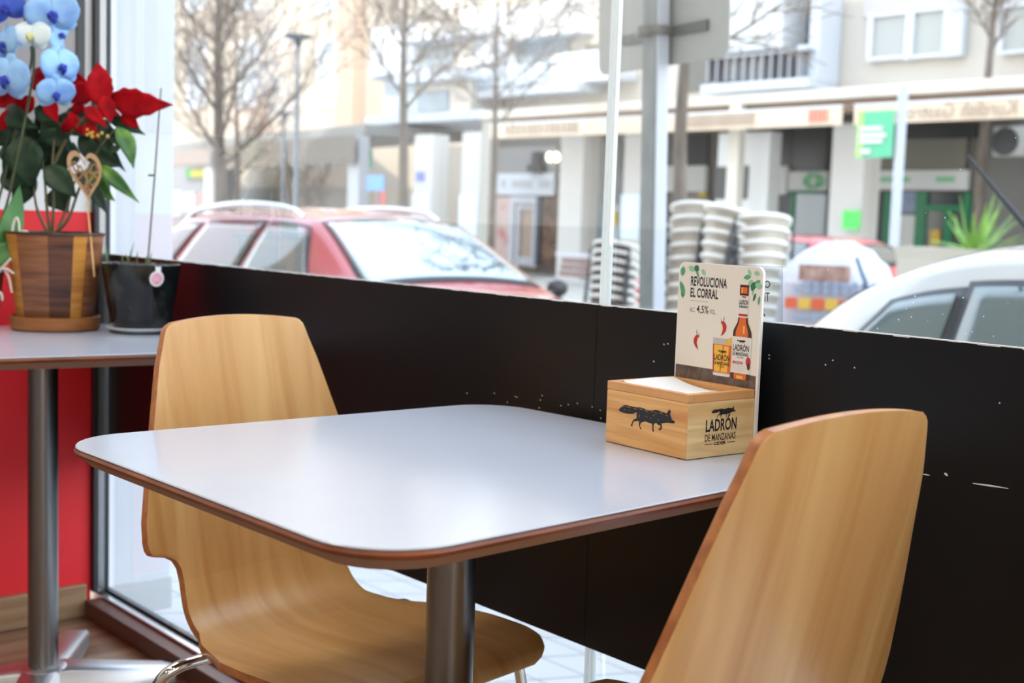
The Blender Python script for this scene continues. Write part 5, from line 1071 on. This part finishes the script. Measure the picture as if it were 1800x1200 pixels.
def flower(x, y, r, yaw, pitch, roll, mp, ml, dd):
    c = op(x, y, dd); s = r*dO/FP
    f = (-CF).copy(); f.rotate(Matrix.Rotation(yaw, 3, 'Z')); rgt = f.cross(Vector((0, 0, 1))).normalized()*-1; f.rotate(Matrix.Rotation(pitch, 3, rgt)); upv = f.cross(rgt).normalized()
    if upv.z < 0: upv = -upv
    M3 = Matrix.Rotation(roll, 3, f); rgt.rotate(M3); upv.rotate(M3); mb = MB()
    def petal(a, ln, wd, back, cup):
        rows = []
        for i in range(9):
            q = i/8; wv = wd*math.sin(pi*min(.985, .06+.9*q**.75))**.6
            row = []
            for u in (-1, -.5, 0, .5, 1):
                X = q*ln; Y = u*wv; z = cup*(q*q*.5-.5*q)-.10*abs(u)**2*wv*1.2+back
                ddv = rgt*math.cos(a)+upv*math.sin(a); pv = -rgt*math.sin(a)+upv*math.cos(a); row.append(c+(ddv*X+pv*Y+f*z)*s)
            rows.append(row)
        mb.loft(rows, closed=False, cap=False)
    for a in (R(90), R(218), R(322)): petal(a, 1.0, .40, -.08, .1)
    for a in (R(12), R(168)): petal(a, 1.08, .72, .02, .2)
    o = mb.obj('flower', mp, t, smooth=70, solid=.0007)
    lb = MB(); 
    for a, ln, wd in ((R(270), .42, .16), (R(225), .26, .14), (R(315), .26, .14)):
        d = (rgt*math.cos(a)+upv*math.sin(a)); rows = []
        for i in range(5):
            q = i/4; wv = wd*math.sin(pi*(.15+.8*q)); pv = f.cross(d).normalized(); rows.append([c+(d*ln*q+pv*wv*u+f*(.12+.22*math.sin(pi*q)-.1*abs(u)))*s for u in (-1, 0, 1)])
        lb.loft(rows, closed=False, cap=False)
    lb.ball(c+f*s*.14, .10*s, 8); lb.obj('lip', ml, o, smooth=60, solid=.0008)
for a in ((92, 24, 43, .25, .1, .2, M_pb, M_lipb, -.04), (55, 62, 32, -.05, -.1, .0, M_pw, M_lipw, -.05), (106, 116, 38, 1.0, .0, .15, M_pb, M_lipb, -.03), (98, 164, 32, .7, .4, .1, M_pb, M_lipb, -.05), (12, 138, 44, -.3, .05, -.1, M_pb, M_lipb, -.07), (8, 78, 38, -.7, .0, .2, M_pb, M_lipb, -.04), (8, 12, 34, .2, .3, .3, M_pd, M_lipb, -.05), (104, 62, 26, 1.1, .0, 1.2, M_pb, M_lipb, -.02), (-30, 110, 40, -.3, .2, .4, M_pb, M_lipb, -.02), (40, -30, 40, .1, .2, .5, M_pb, M_lipb, 0)): flower(*a)
